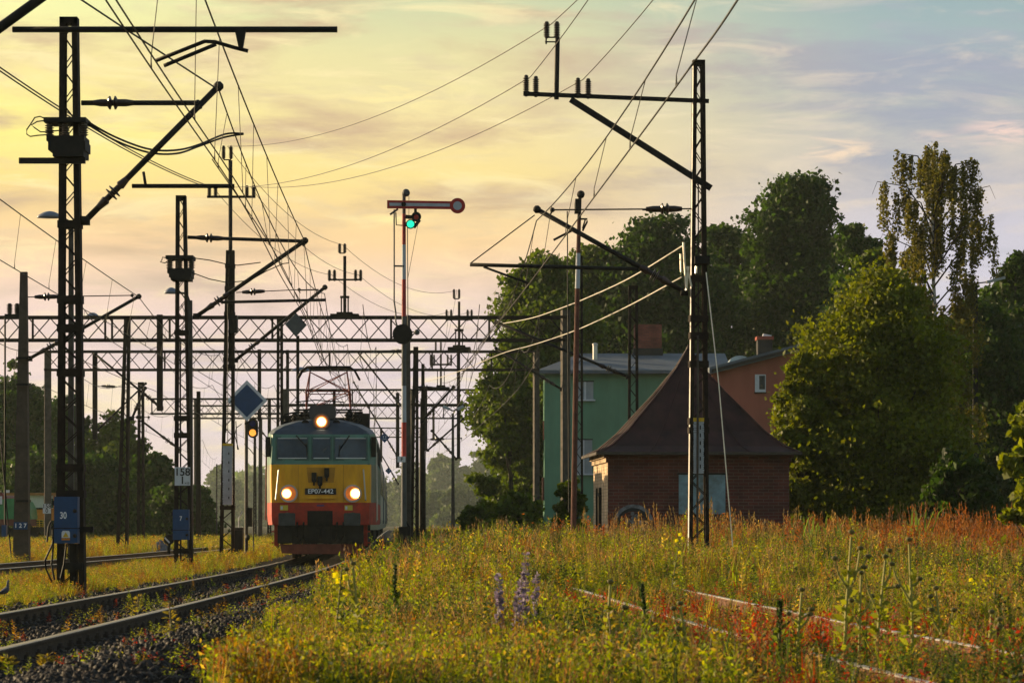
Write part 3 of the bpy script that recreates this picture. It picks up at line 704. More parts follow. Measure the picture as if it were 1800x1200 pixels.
# ------------------------------------------------------------------ signals
def diamond(label, d, cx, cy, r, rim, marks=None, yoff=0.0, tilt=0.0):
    c = P(cx, cy, d); root = empty('diamond_sign', (c.x, d+yoff, c.z), label, 'diamond sign', 'blue diamond pantograph signs')
    q = r*d/F; root.rotation_euler = (0, 0, tilt)
    MB().prism([(0,-q),(q,0),(0,q),(-q,0)], 0, 0.03).build('board', WHITE if rim else (BLUE if marks else mat('bare_sign_back', (0.07, 0.075, 0.085), 0.6, 0.2, 0.2)), root)
    if rim:
        g = q*rim; MB().prism([(0,-g),(g,0),(0,g),(-g,0)], -0.008, -0.003).build('blue_field', BLUE, root)
    if marks:
        mb = MB()
        for x in (-0.25, 0.25): mb.box((x-0.09)*q, (x+0.09)*q, -0.008, -0.003, -0.05*q, 0.35*q)
        mb.box(-0.4*q, 0.4*q, -0.008, -0.003, -0.32*q, -0.2*q); mb.build('white_marks', WHITE, root)
    return root
diamond('large blue diamond sign with a white rim above a signal lamp', 104, 434, 704, 36, 0.80, yoff=0.0)
diamond('dark back of a diamond sign hung on the nearest gantry column', 124, 522, 572, 21, None, yoff=-0.5, tilt=0.5)
diamond('small blue diamond sign with white marks, above the coaches', 150, 676, 769, 9, None, True)
diamond('smallest blue diamond sign with white marks, low by the coaches', 170, 683, 827, 6, None, True)

def lamp_signal():
    d = 104; root = empty('light_signal', (PX(432, d), d+0.25, -0.3), 'short light signal with one glowing amber lamp by the locomotive', 'light signal')
    MB().tube([(0, 0, 0), loc(root, 432, 735, d)*Vector((0,0,1)).z if False else Vector((0, 0, PZ(735, d)+0.3))], 0.055, 8).build('post', STEEL2, root)
    a, b = loc(root, 437, 770, d), loc(root, 454, 735, d)
    hd = MB(); hd.disc(((a.x+b.x)/2, b.z-0.16), 0.155, -0.55, -0.3); hd.disc(((a.x+b.x)/2, a.z+0.16), 0.155, -0.55, -0.3); hd.box(a.x, b.x, -0.548, -0.302, a.z+0.16, b.z-0.16)
    head = hd.build('signal_head', DARK, root)
    MB().disc(((a.x+b.x)/2, b.z-0.17), 0.10, -0.565, -0.552, 20).build('blue_lens', mat('dark_blue_glass', (0.01, 0.015, 0.16), 0.2, 0, 0.1), head)
    MB().disc(((a.x+b.x)/2, a.z+0.17), 0.11, -0.565, -0.552, 20).build('amber_lens', emis('amber_lamp', (1.0, 0.36, 0.05), 0.9), head)
    for z in (b.z-0.17, a.z+0.17): MB().ring(((a.x+b.x)/2, z), 0.115, 0.13, -0.72, -0.552, 20, 0.0, PI).build('hood', DARK, head)
    MB().box(-0.02, a.x+0.05, -0.45, 0.02, b.z-0.2, b.z-0.14).build('bracket', DARK, root)
    mb = MB()
    for x0, x1, y0, y1 in ((435, 443, 892, 925),): 
        a, b = loc(root, x0, y1, d), loc(root, x1, y0, d); mb.box(a.x, b.x, -0.3, 0.0, a.z, b.z)
    mb.tube([loc(root, 446, 918, d, -.2), loc(root, 447, 970, d, -.2)], 0.02); mb.lathe(loc(root, 432, 944, d, -.2), loc(root, 440, 944, d, -.2), [(0, .05), (.3, .1), (.7, .1), (1, .05)]); mb.build('point_motor', DARK, root)
    mb = MB()
    for pts in (((425, 745), (416, 752), (413, 765), (420, 790)), ((430, 780), (440, 790), (448, 800)), ((415, 740), (418, 790))): mb.tube([loc(root, *q, d, -.1) for q in pts], 0.015)
    mb.build('cable', DARK, root)
lamp_signal()
d = 102; c = P(419, 975, d)
rc = empty('relay_cabinet', (c.x, d, -0.25), 'dark steel relay cabinet at the foot of the light signal', 'cabinet')
w = 8.5*d/F; h_ = PZ(929, d)+0.25
MB().box(-w, w, -0.2, 0.2, 0, h_).build('body', STEEL2, rc); MB().box(-w-0.02, w+0.02, -0.23, 0.23, h_, h_+0.04).build('lid', STEEL2, rc); MB().box(-w+0.02, w-0.02, -0.215, -0.203, 0.08, h_-0.05).build('door', DARK, rc)
MB().tube([(0.02, -0.1, h_+0.04), (0.02, -0.1, h_+0.35), (0.14, -0.1, h_+0.55)], 0.018).build('handle', GRYP, rc)

def counterweight(label, d, x0, x1, y0, y1, yoff):
    c = P((x0+x1)/2, y1, d); root = empty('counterweight_stack', (c.x, d+yoff, c.z), label, 'counterweight', 'tensioning counterweights')
    w, h = (x1-x0)*d/F, (y1-y0)*d/F; n = 24
    mb = MB()
    for i in range(n): mb.box(-w/2+R.uniform(0, .01), w/2-R.uniform(0, .01), -0.12, 0.12, h*i/n+0.004, h*(i+1)/n-0.004)
    mb.box(-w/2+0.03, w/2-0.03, -0.1, 0.1, 0, h-0.01)
    mb.build('weights', GRYP, root)
    MB().box(-w/2, w/2, -0.13, 0.13, h, h+0.07).build('yellow_cap', YELP, root)
    mb = MB()
    for i in range(6): z = h*(0.1+0.15*i); mb.box(w*0.10, w*0.2, -0.126, -0.118, z, z+0.07)
    mb.build('hook_slot', DARK, root)
    MB().tube([(0, 0, h+0.05), (0, 0, h+4.5)], 0.012).build('wire_rope', WIRE, root)
counterweight('stack of grey counterweights with a yellow cap beside the light signal', 96, 394, 411, 784, 887, -0.42)
counterweight('grey counterweight stack with a yellow cap inside the mast before the hut', 60, 1218, 1237, 741, 832, 0.0)

def semaphore(d=82):
    cx = 710; root = empty('semaphore_signal', (PX(cx, d), d, -0.2), 'red and white semaphore signal with its arm level and a green lamp', 'semaphore signal', 'semaphore signals')
    Lc = lambda x, y, dy=0.0: loc(root, x, y, d, dy)
    POSTG = mat('signal_post_grey', (0.07, 0.075, 0.08), 0.6, 0.2, 0.25, 4)
    def band(name, y0, y1, m, w0, w1):
        a, b = Lc(cx, y1), Lc(cx, y0)
        MB().lathe(Vector((0, 0, a.z)), Vector((0, 0, b.z)), [(0, w1*d/F), (1, w0*d/F)], 12).build(name, m, root, False)
    band('post_head', 338, 376, POSTG, 3.2, 3.2)
    band('red_band', 376, 430, REDP, 3.3, 3.5); band('white_band', 430, 491, GRYP, 3.5, 3.7); band('red_band', 491, 556, REDP, 3.7, 3.9)
    band('dark_post', 556, 678, POSTG, 3.9, 4.1); band('white_band', 678, 742, GRYP, 4.1, 4.3); band('red_band', 742, 803, REDP, 4.3, 4.4); band('dark_post', 803, 925, POSTG, 4.4, 5.2)
    z0 = Lc(cx, 965).z; a = Lc(cx, 925)
    MB().box(-0.12, 0.12, -0.12, 0.12, 0, a.z).build('foot', DARK, root)
    p = Lc(714, 339); MB().lathe(p+Vector((0, -0.09, 0)), p+Vector((0, 0.09, 0)), [(0, 0.06), (0.2, 0.095), (0.8, 0.095), (1, 0.06)], 14).build('pulley_cap', POSTG, root)
    # the arm
    x0, x1 = Lc(681, 0).x, Lc(793, 0).x; zc0, zc1 = Lc(0, 360.5).z, Lc(0, 362).z; e = Lc(804.5, 363)
    R0 = 13.6*d/F; hw = 7.2*d/F
    poly = [(x0, zc0-hw), (x1, zc1-hw)]
    for k in range(-9, 10):
        g = PI*0.83*k/9; poly.append((e.x+R0*math.cos(g), e.z+R0*math.sin(g)))
    poly += [(x1, zc1+hw*0.95), (x0, zc0+hw)]
    arm = MB().prism(poly, -0.20, -0.17).build('signal_arm', REDP, root)
    MB().prism([(Lc(685,0).x, zc0-hw*0.38), (Lc(791,0).x, zc1-hw*0.38), (Lc(791,0).x, zc1+hw*0.38), (Lc(685,0).x, zc0+hw*0.38)], -0.209, -0.202).build('white_stripe', GRYP, arm)
    MB().disc((e.x, e.z), 7.6*d/F, -0.209, -0.202).build('white_disc', GRYP, arm)
    MB().disc((0, zc0), 0.06, -0.24, -0.13).build('pivot', DARK, arm)
    # spectacle
    s1, s2 = Lc(732, 382), Lc(722, 395)
    mb = MB(); mb.disc((s1.x, s1.z), 0.125, -0.165, -0.14); mb.disc((s2.x, s2.z), 0.12, -0.163, -0.142); mb.bar((s1.x+0.09, -0.152, s1.z-0.08), (s2.x+0.08, -0.152, s2.z-0.09), 0.08, 0.02); mb.bar((s1.x-0.02, -0.15, s1.z+0.1), (s1.x-0.02, -0.15, s1.z+0.26), 0.07, 0.02)
    mb.bar((0.05, -0.15, s1.z), (s1.x, -0.15, s1.z-0.02), 0.1, 0.02); mb.bar((0.05, -0.1, s2.z), (s2.x, -0.1, s2.z), 0.1, 0.02)
    spec = mb.build('spectacle', DARK, root)
    MB().disc((s1.x, s1.z-0.01), 0.06, -0.176, -0.168).build('red_glass', mat('dull_red_glass', (0.35, 0.01, 0.01), 0.2, 0, 0.1), spec)
    MB().disc((s2.x, s2.z), 0.092, -0.176, -0.166).build('green_glass', emis('green_lamp', (0.02, 0.85, 0.50), 0.75), spec)
    mb = MB(); mb.tube([Lc(693, 369, -.1), Lc(693, 530, -.1), Lc(696, 550, -.1), Lc(696, 566, -.1), Lc(700, 577, -.1)], 0.02)
    for y in (468,): mb.bar(Lc(692, y, -.1), Lc(710, y, -.05), 0.04)
    mb.tube([Lc(696, 374, -.1), Lc(697, 396, -.1), Lc(708, 397, -.1)], 0.016); mb.bar(Lc(700, 368, -.12), Lc(686, 378, -.12), 0.05, 0.02); mb.build('pull_rod', POSTG, root)
    mb = MB(); mb.tube([Lc(719, 345, -.1), Lc(719, 395, -.1)], 0.006); mb.tube([Lc(735, 394, -.1), Lc(717, 490, -.1)], 0.006); mb.tube([Lc(716, 396, .08), Lc(717, 600, .08)], 0.012); mb.build('signal_wire', WIRE, root)
    c = Lc(708, 588)
    MB().disc((c.x, c.z), 17.5*d/F, -0.22, -0.12, 28).build('round_disc', DARK, root)
    c2 = Lc(733, 584); mb = MB().lathe(c2+Vector((0, -.1, 0)), c2+Vector((0, .05, 0)), [(0, 0.05), (0.3, 0.075), (1, 0.06)]); mb.bar(c2, Lc(722, 583), 0.03); mb.build('back_light', POSTG, root)
    a, b = Lc(699, 812, -.12), Lc(713, 802, -.12); pl = MB().box(a.x, b.x, -0.14, -0.12, a.z, b.z).build('letter_plate', WHITE, root)
    text('F', 0.13, ((a.x+b.x)/2+0.01, -0.146, (a.z+b.z)/2), BLACKP, pl)
    mb = MB(); mb.tube([Lc(713, 915), Lc(719, 925), Lc(719, 960)], 0.03); mb.build('conduit', DARK, root)
semaphore()
def semaphore_side(d=75):
    root = empty('semaphore_signal', (PX(1010, d), d, 0.0), 'rusty red and white signal post seen edge on, left of the hut roof', 'semaphore signal', 'semaphore signals')
    RUSTR = mat('rusty_red_paint', (0.10, 0.030, 0.020), 0.8, 0, 0.45, 5, 0.2)
    ys = [345, 385, 445, 507, 620, 930]; xs_ = [1019.5, 1018, 1016.5, 1015, 1013, 1008]; ms_ = [DARK, RUSTR, GRYP, RUSTR, RUSTR]; nm = ['post_head', 'red_band', 'white_band', 'red_band', 'rusty_post']
    for i in range(5):
        a, b = loc(root, xs_[i], ys[i], d), loc(root, xs_[i+1], ys[i+1], d)
        MB().lathe(b, a, [(0, (3.0+0.4*(i+1))*d/F), (1, (3.0+0.4*i)*d/F)], 10).build(nm[i], ms_[i], root)
    p = loc(root, 1021, 342, d); MB().lathe(p+Vector((0, -.1, 0)), p+Vector((0, .1, 0)), [(0, .05), (.2, .09), (.8, .09), (1, .05)], 12).build('pulley_cap', DARK, root)
    a, b = loc(root, 1010, 374, d), loc(root, 1019, 356, d); MB().box(a.x, b.x, -0.9, 0.3, a.z, b.z).build('signal_arm', DARK, root)
    mb = MB(); mb.tube([loc(root, 1021, 385, d), loc(root, 1032, 385, d), loc(root, 1032, 390, d), loc(root, 1024, 406, d)], 0.025); mb.tube([loc(root, 1029, 385, d), loc(root, 1024, 402, d)], 0.018); mb.tube([loc(root, 997, 372, d, -.1), loc(root, 998, 520, d, -.1), loc(root, 1000, 900, d, -.1)], 0.014); mb.build('pull_rod', DARK, root)
    mb = MB().tube([loc(root, 973, 422, d), loc(root, 990, 413, d), loc(root, 1006, 405, d)], 0.03); mb.build('lamp_lever', DARK, root)
semaphore_side()

# stakes round the signal foot
sx0 = empty('stake_cluster', (PX(716, 80), 80, -0.25), 'cluster of short dark timber stakes around the signal foot', 'timber stakes')
for i in range(11):
    x = PX(702+i*3.1, 80)-sx0.location.x; y = R.uniform(-0.5, 0.5); h_ = R.uniform(0.55, 0.95)
    MB().bar((x, y, 0), (x+R.uniform(-.05, .05), y, h_), 0.05).build('stake', TIMB, sx0)

# ------------------------------------------------------------------ overhead wires
def sagline(a, b, sag=0.0, n=14):
    a, b = Vector(a), Vector(b); pts = []
    for i in range(n+1):
        t = i/n; p = a.lerp(b, t); p.z -= 4*sag*t*(1-t); pts.append(p)
    return pts
def wire(name, label, pts, r, m, cat='wire', group='overhead wires'):
    root = MB(); root.tube(pts, r, 5); o = root.build(name, m, None, False, loc=pts[0]); return tag(o, label, cat, group)
def path(pts, n=8):                      # Catmull-Rom through world points
    pts = [Vector(p) for p in pts]; out = []
    for i in range(len(pts)-1):
        p0, p1, p2, p3 = pts[max(i-1, 0)], pts[i], pts[i+1], pts[min(i+2, len(pts)-1)]
        for k in range(n):
            t = k/n; out.append(0.5*((2*p1)+(p2-p0)*t+(2*p0-5*p1+4*p2-p3)*t*t+(3*p1-p0-3*p2+p3)*t**3))
    return out+[pts[-1]]
def at(pts, y):
    for a, b in zip(pts, pts[1:]):
        if (a.y-y)*(b.y-y) <= 0 and abs(a.y-b.y) > 1e-6: return a.lerp(b, (y-a.y)/(b.y-a.y))
    return None
def catenary(label, mess, cont, twin_off=0.09, step=4.5, rc=0.010, rm=0.012, y0=None, ncont=2, rd=0.0055):
    o = Vector(cont[0]); root = empty('overhead_line', o, label, 'overhead line', 'overhead contact lines')
    mess = [Vector(p) for p in mess]; cont = [Vector(p) for p in cont]
    MB().tube([p-o for p in mess], rm, 5).build('messenger_wire', WIRE, root)
    for k in range(ncont):
        MB().tube([p-o+Vector((k*twin_off, 0, 0)) for p in cont], rc, 5).build('contact_wire', WIRE, root)
    lo, hi = max(min(p.y for p in mess), min(p.y for p in cont)), min(max(p.y for p in mess), max(p.y for p in cont))
    y = lo+1.0; k = 0
    while y < hi and k < 95:
        a, b = at(mess, y), at(cont, y)
        if a and b:
            b = b+Vector(((k % 2)*twin_off*(ncont-1), 0, 0))
            MB().tube([a-o, b-o+Vector((0, 0, 0.12)), b-o], [rd, rd, 0.012], 4).build('dropper', WIRE, root)
        y += step*(1 if y < 100 else 1.6); k += 1
    return root
C = lambda d, x, z: Vector((x, d, z))
contact = path([C(6,-3.9,6.2), C(22,-3.85,6.1), C(37,-4.02,6.0), C(48,-4.18,6.0), C(57,-4.42,6.0), C(66,-4.70,5.98), C(76,-4.92,5.9), C(84,-5.1,5.62), C(92,-5.35,5.42), C(105,-5.7,5.7), C(124,-6.4,6.0), C(158,-7.6,6.1), C(200,-9.1,6.1)], 6)
mess = sagline(C(8,-3.3,7.9), C(41,-3.95,7.75), 0.5)+sagline(C(41,-3.95,7.75), C(76,-4.9,7.65), 0.12)[1:]+sagline(C(76,-4.9,7.65), C(124,-6.3,7.8), 0.9)[1:]+sagline(C(124,-6.3,7.8), C(158,-7.5,7.7), 0.6)[1:]+sagline(C(158,-7.5,7.7), C(200,-9,7.7), 0.6)[1:]
catenary('main overhead line with droppers running down to the locomotive pantograph', mess, contact, 0.10)
m1t = P(384, 156, 52)
mess2 = sagline(m1t, C(96,-5.55,7.75), 0.75)+sagline(C(96,-5.55,7.75), C(158,-7.9,8.0), 1.2)[1:]
cont2 = path([C(53,-4.9,6.9), C(66,-4.85,6.5), C(80,-5.2,6.3), C(96,-5.7,6.1), C(124,-6.7,6.1), C(158,-7.9,6.2)], 6)
catenary('parallel overhead line starting at the tip of the tallest left mast arm', mess2, cont2, 0.09, 5.0, ncont=1)
wt = path([C(5,2.6,5.5), C(20,2.2,5.5), C(28,1.95,5.47), C(32,1.76,5.45), C(40,1.37,5.45), C(60,0.33,5.40), C(80,-0.6,5.55), C(98,-1.2,5.9), C(124,-2.2,6.1), C(158,-3.4,6.2)], 6)
wm = sagline(C(10,3.2,7.6), P(943, 388, 60), 0.72, 24)+sagline(P(943, 388, 60), P(872, 566, 98), 0.4)[1:]+sagline(P(872, 566, 98), C(158,-3.4,7.8), 0.5)[1:]
catenary('bright overhead line sweeping up over the abandoned track', wm, wt, 0.06, 5.6, 0.011, 0.011, ncont=1)
lm = sagline(C(40,-9.2,7.15), P(244, 522, 86), 0.1)+sagline(P(244, 522, 86), C(124,-11.2,7.4), 0.5)[1:]+sagline(C(124,-11.2,7.4), C(158,-12.5,7.6), 0.5)[1:]
lc_ = path([C(40,-9.15,5.9), C(60,-9.6,5.9), C(72,-9.85,5.9), C(86,-10.1,5.9), C(124,-11.3,6.0), C(158,-12.6,6.1)], 6)
catenary('overhead line of the side track, entering at the left edge', lm, lc_, 0.09, 5.5, ncont=1)
def far_line(label, xs_, ys_=(100, 124, 158, 200, 262, 330), zc=6.05, zm=7.7):
    ms_ = []; ct = []
    for i in range(len(ys_)-1):
        s_ = sagline(C(ys_[i], xs_[i], zm), C(ys_[i+1], xs_[i+1], zm), 0.7, 8); ms_ += s_ if not i else s_[1:]
        c_ = sagline(C(ys_[i], xs_[i]-0.1, zc), C(ys_[i+1], xs_[i+1]-0.1, zc), 0.05, 4); ct += c_ if not i else c_[1:]
    catenary(label, ms_, ct, 0.1, 8, 0.012, 0.013, ncont=1, rd=0.006)
far_line('distant overhead line above the dark trees at far left', [-17.2,-17.5,-19,-21,-25,-30])
far_line('distant overhead line between the left masts and the diamond sign', [-13.3,-13.6,-14.6,-16,-19.5,-23])
far_line('distant overhead line right of the signal post, before misty trees', [-1.0,-1.6,-3.0,-5,-8.5,-12.5])
far_line('distant overhead line farthest right, close to the large tree', [0.9,0.3,-1.1,-3,-6.5,-10])
far_line('distant overhead line crossing behind the diamond signs', [-10.2,-10.6,-11.6,-13,-16.6,-20.5])
far_line('distant overhead line just right of the train roof', [-4.6,-5.2,-6.6,-8.4,-11.8,-15.6])
# feeder lines of three conductors
for (lab, a, b, c, d1, d2) in (('topmost feeder wire sweeping from the right mast to the left feeder post', (970,42), (400,257), (602,430), C(30,4.6,10.4), (803,510)),
                       ('middle feeder wire of the three crossing the open sky', (933,135), (373,328), (583,483), C(30,2.9,9.4), (789,548)),
                       ('lowest feeder wire of the three crossing the open sky', (1025,140), (440,328), (630,483), C(30,3.9,9.4), (826,548))):
    p0, p1, p2, p3 = P(*a, 60), P(*b, 96), P(*c, 124), P(*d2, 158)
    wire('feeder_wire', lab, sagline(d1, p0, 0.25)+sagline(p0, p1, 0.62, 20)[1:]+sagline(p1, p2, 0.55)[1:]+sagline(p2, p3, 0.75)[1:]+sagline(p3, P(775, 620, 200), 0.6)[1:], 0.009, WIRE, group='feeder wires')
for k, (lab, dx) in enumerate((('upper of the twin feeder cables sagging behind the tallest mast', 0), ('lower of the twin feeder cables sagging behind the tallest mast', 7))):
    pts = sagline(P(-90, 55+dx, 50), P(370, 328+dx*0.5, 96), 0.25, 20)
    wire('feeder_cable', lab, pts, 0.014, WIRE, group='feeder wires')
wire('jumper_cable', 'thick drooping jumper cable from the mast switch to the contact line', path([P(154,214,52), P(200,240,52), P(260,262,53), P(310,264,54), P(350,254,55), P(395,236,56), P(428,235,56)], 6), 0.018, WIRE)
wire('jumper_cable', 'second drooping jumper cable, hanging slightly lower than its neighbour', path([P(154,217,52), P(200,246,52), P(260,268,53), P(310,270,54), P(350,257,55), P(392,242,56), P(428,236,56)], 6), 0.018, WIRE)
wire('anchor_wire', 'anchor wire from the upper left corner to the tall mast arm', sagline(P(384,158,52), C(38,-7.3,8.6), 0.02, 6), 0.014, WIRE)
wire('anchor_wire', 'upper sunlit anchor cable running left from the mast switch', path([P(1200,432,60), P(1110,487,66), P(1040,520,74), P(985,542,84), P(930,560,98), P(868,571,118)], 6), 0.014, WIREB, group='sunlit cables')
wire('anchor_wire', 'lower sunlit anchor cable running left from the mast switch', path([P(1198,487,60), P(1110,535,68), P(1030,573,78), P(980,592,88), P(930,608,100), P(880,622,116), P(800,655,138), P(715,680,158)], 6), 0.014, WIREB, group='sunlit cables')

# ------------------------------------------------------------------ the train
def pose(y): 
    s = (main_x(y+1)-main_x(y-1))/2; return main_x(y), -math.atan(s)
LY = mat('warm_yellow_paint', (0.90, 0.46, 0.008), 0.5, 0, 0.06, 3.0, 0.0, (0.66, 0.29, 0.008), stretch=(1.2, 1, 0.3))
LR = mat('signal_red_paint', (0.50, 0.035, 0.012), 0.55, 0, 0.15, 4, 0.0, (0.26, 0.024, 0.012))
LG = mat('sea_green_paint', (0.09, 0.22, 0.17), 0.5, 0, 0.18, 2.5)
LC = mat('dusty_cream_paint', (0.42, 0.40, 0.31), 0.55, 0, 0.25, 2.5)
ROOF = mat('blue_grey_roof', (0.045, 0.06, 0.085), 0.5, 0.1, 0.3, 3)
GLASS = mat('cab_glass', (0.020, 0.034, 0.05), 0.12, 0.0, 0.5, 2.2, 0, (0.008, 0.012, 0.018), spec=0.7)
BOGIE = mat('grimy_bogie', (0.022, 0.019, 0.017), 0.8, 0, 0.4, 6, 0.3)
PLOW = mat('rusty_red_plough', (0.16, 0.038, 0.02), 0.75, 0, 0.35, 4)
STRIP = mat('dull_aluminium', (0.55, 0.55, 0.52), 0.4, 0.6, 0.15, 4)
D0 = 87.5
lx, lrz = pose(D0+6)
lx = main_x(D0)
loco = empty('electric_locomotive', (lx, D0, 0), 'yellow, green and red electric locomotive with three lit headlights', 'locomotive', None, lrz)
PRF = [(1.30,0.92),(1.32,1.2),(1.32,1.52),(1.33,2.05),(1.33,2.55),(1.31,2.95),(1.29,3.36),(1.20,3.47),(0.98,3.60),(0.62,3.71),(0.25,3.76)]
def y0f(z): return float(np.interp(z, [0, 2.5, 2.7, 3.36, 3.47, 3.6, 3.71, 3.8], [0, 0, 0.02, 0.14, 0.22, 0.36, 0.52, 0.7]))
def yf(x, z): return y0f(z)+0.10*(abs(x)/1.32)**4
def zone(z, side):
    if z < 1.52: return 0
    if z < 2.55: return 3 if side else 1
    return 2 if z < 3.38 else 4
mb = MB(); US = [-1, -0.72, -0.25, 0.25, 0.72, 1]
vs = [(u*x, yf(u*x, z), z) for x, z in PRF for u in US]; n = len(US)
for i in range(len(PRF)-1):
    for j in range(n-1):
        a = i*n+j; mb.f.append((a, a+1, a+n+1, a+n)); mb.mi.append(zone((PRF[i][1]+PRF[i+1][1])/2, False))
mb.v = vs
poly = [(-x, z) for x, z in PRF]+[(x, z) for x, z in PRF[::-1]]; m_ = len(poly); base = len(mb.v)
secs = [(None, 1.0), (0.32, 1.03), (1.4, 1.13), (14.6, 1.13), (16.0, 1.0)]
for yy, k in secs:
    for x, z in poly: mb.v.append((x*k, yf(x, z) if yy is None else max(yy, y0f(z)+0.12), z+(0.06 if (k > 1.05 and z > 3.3) else 0)))
for s_ in range(len(secs)-1):
    for i in range(m_-1):
        a = base+s_*m_+i; mb.f.append((a, a+1, a+m_+1, a+m_)); mb.mi.append(zone((poly[i][1]+poly[i+1][1])/2, s_ >= 1))
mb.f.append(tuple(base+(len(secs)-1)*m_+i for i in range(m_))); mb.mi.append(2)
body = mb.build('body', [LR, LY, LG, mat('green_beige_side_paint', (0.20, 0.21, 0.14), 0.55, 0, 0.3, 2.5), ROOF], loco, False)  # sides in a green-beige darker than the cream cab doors
def face(x0, x1, z0, z1, off, th, m, name, parent=loco, inset=0.0, top=None):
    t0, t1 = top or (x0, x1)
    q = [(x0, z0), (x1, z0), (t1, z1), (t0, z1)]
    vs = [(x, yf(x, z)-off, z) for x, z in q]+[(x, yf(x, z)-off+th, z) for x, z in q]
    return MB().add(vs, [(0,1,2,3),(7,6,5,4),(0,4,5,1),(1,5,6,2),(2,6,7,3),(3,7,4,0)]).build(name, m, parent)
for x0, x1 in ((-1.17, -0.345), (-0.215, 0.265), (0.385, 1.24)):
    fr = face(x0-0.045, x1+0.045, 2.655, 3.315, 0.010, 0.03, mat('dark_green_frame', (0.05, 0.13, 0.10), 0.5, 0, 0.2), 'window_frame')
    face(x0, x1, 2.70, 3.27, 0.034, 0.012, GLASS, 'windscreen', fr)
    face(x0+0.03, x1-0.03, 2.705, 2.73, 0.040, 0.006, STRIP, 'window_sill', fr)
    face(x0+0.02, x1-0.02, 3.245, 3.262, 0.040, 0.006, STRIP, 'window_rail', fr)
face(-1.33, 1.33, 2.545, 2.575, 0.012, 0.02, mat('dark_green_frame', (0,0,0)), 'waist_strip')
face(-1.30, 1.30, 3.355, 3.385, 0.03, 0.03, mat('dark_green_frame', (0,0,0)), 'rain_gutter')
for a, b, c in (((-0.66, 3.33), (-0.36, 3.02), (-0.36, 2.78)), ((0.78, 3.33), (0.54, 2.98), (0.50, 2.76))):
    mb = MB(); mb.tube([(x, yf(x, z)-0.05, z) for x, z in (a, b)], 0.018, 6); mb.tube([(b[0]-0.02, yf(*b)-0.05, b[1]+0.1), (c[0], yf(*c)-0.045, c[1])], 0.014, 6); mb.build('wiper', DARK, loco)
LENS = emis('headlamp_core', (1.0, 0.80, 0.50), 14.0); REFL = emis('headlamp_reflector', (0.75, 0.20, 0.03), 0.16); WR = mat('pale_lamp_ring', (0.55, 0.46, 0.42), 0.4, 0.1, 0.15)
def headlight(cx, cz, r, off, core, ring=WR, yb=None):
    y = (yf(cx, cz) if yb is None else yb)
    rg_ = MB().ring((cx, cz), r*0.80, r, y-0.09, y+0.05, 32).build('headlight', ring, loco, False)
    MB().disc((cx, cz), r*0.81, y-0.035, y-0.02, 28).build('reflector', REFL, rg_)
    MB().disc((cx+off, cz), core, y-0.055, y-0.036, 24).build('lens', LENS, rg_)
    MB().ring((cx+off, cz), core, core*1.42, y-0.045, y-0.034, 24).build('glow_ring', emis('headlamp_halo', (1.0, 0.45, 0.12), 1.8), rg_)
headlight(-0.85, 1.765, 0.24, -0.06, 0.092); headlight(0.87, 1.765, 0.24, 0.07, 0.10)
headlight(0.02, 3.71, 0.225, 0.0, 0.095, mat('bronze_lamp_ring', (0.26, 0.16, 0.10), 0.45, 0.3, 0.2), 0.35)
MB().lathe((0.02, 0.38, 3.71), (0.02, 0.95, 3.72), [(0, 0.22), (0.6, 0.2), (1, 0.1)], 20).build('lamp_housing', ROOF, loco)
pn = face(-0.33, 0.36, 2.06, 2.47, 0.012, 0.02, mat('ochre_panel', (0.50, 0.23, 0.012), 0.5, 0, 0.2, 3), 'socket_panel', top=(-0.37, 0.40))
for x, z in ((-0.17, 2.20), (0.17, 2.32), (-0.01, 2.10)):
    mb = MB(); y = yf(x, z); mb.box(x-0.065, x+0.065, y-0.13, y-0.01, z-0.10, z+0.13); mb.box(x-0.05, x+0.05, y-0.15, y-0.02, z-0.13, z-0.10); mb.tube([(x, y-0.06, z-0.12), (x, y-0.06, z-0.22)], 0.025); mb.build('jumper_socket', DARK, pn)
for xs1 in (-0.60, 0.62): face(xs1-0.006, xs1+0.006, 1.53, 2.54, 0.004, 0.01, mat('ochre_panel', (0,0,0)), 'panel_seam')
pl = face(-0.415, 0.425, 1.735, 1.905, 0.03, 0.02, BLACKP, 'number_plate'); text('EP07-442', 0.168, (0.005, -0.036, 1.82), PALE, pl, sx=1.08)
face(-0.38, 0.40, 1.62, 1.665, 0.08, 0.08, LY, 'step_ledge')
for x0, x1 in ((-1.12, -1.20), (1.16, 1.22)):
    y = -0.07; MB().tube([(x0, 0.05, 2.41), (x0, y, 2.40), (x1, y, 1.60), (x1, 0.05, 1.58)], 0.02, 6).build('handrail', STRIP, loco)
for x0 in (-1.09, 0.65):
    st = face(x0, x0+0.215, 1.31, 1.45, 0.012, 0.01, mat('yellow_sticker', (0.62, 0.50, 0.06), 0.5, 0, 0.1), 'warning_sticker'); face(x0+0.02, x0+0.075, 1.335, 1.42, 0.016, 0.003, WHITE, 'pictogram', st)
face(-0.10, 0.10, 1.42, 1.46, 0.012, 0.01, mat('blue_builders_plate', (0.05, 0.04, 0.15), 0.5, 0, 0.1), 'builders_plate')
face(-0.35, 0.33, 0.88, 1.30, 0.03, 0.05, DARK, 'coupler_plate')
BUF = mat('worn_buffer_steel', (0.05, 0.055, 0.06), 0.45, 0.4, 0.3, 5)
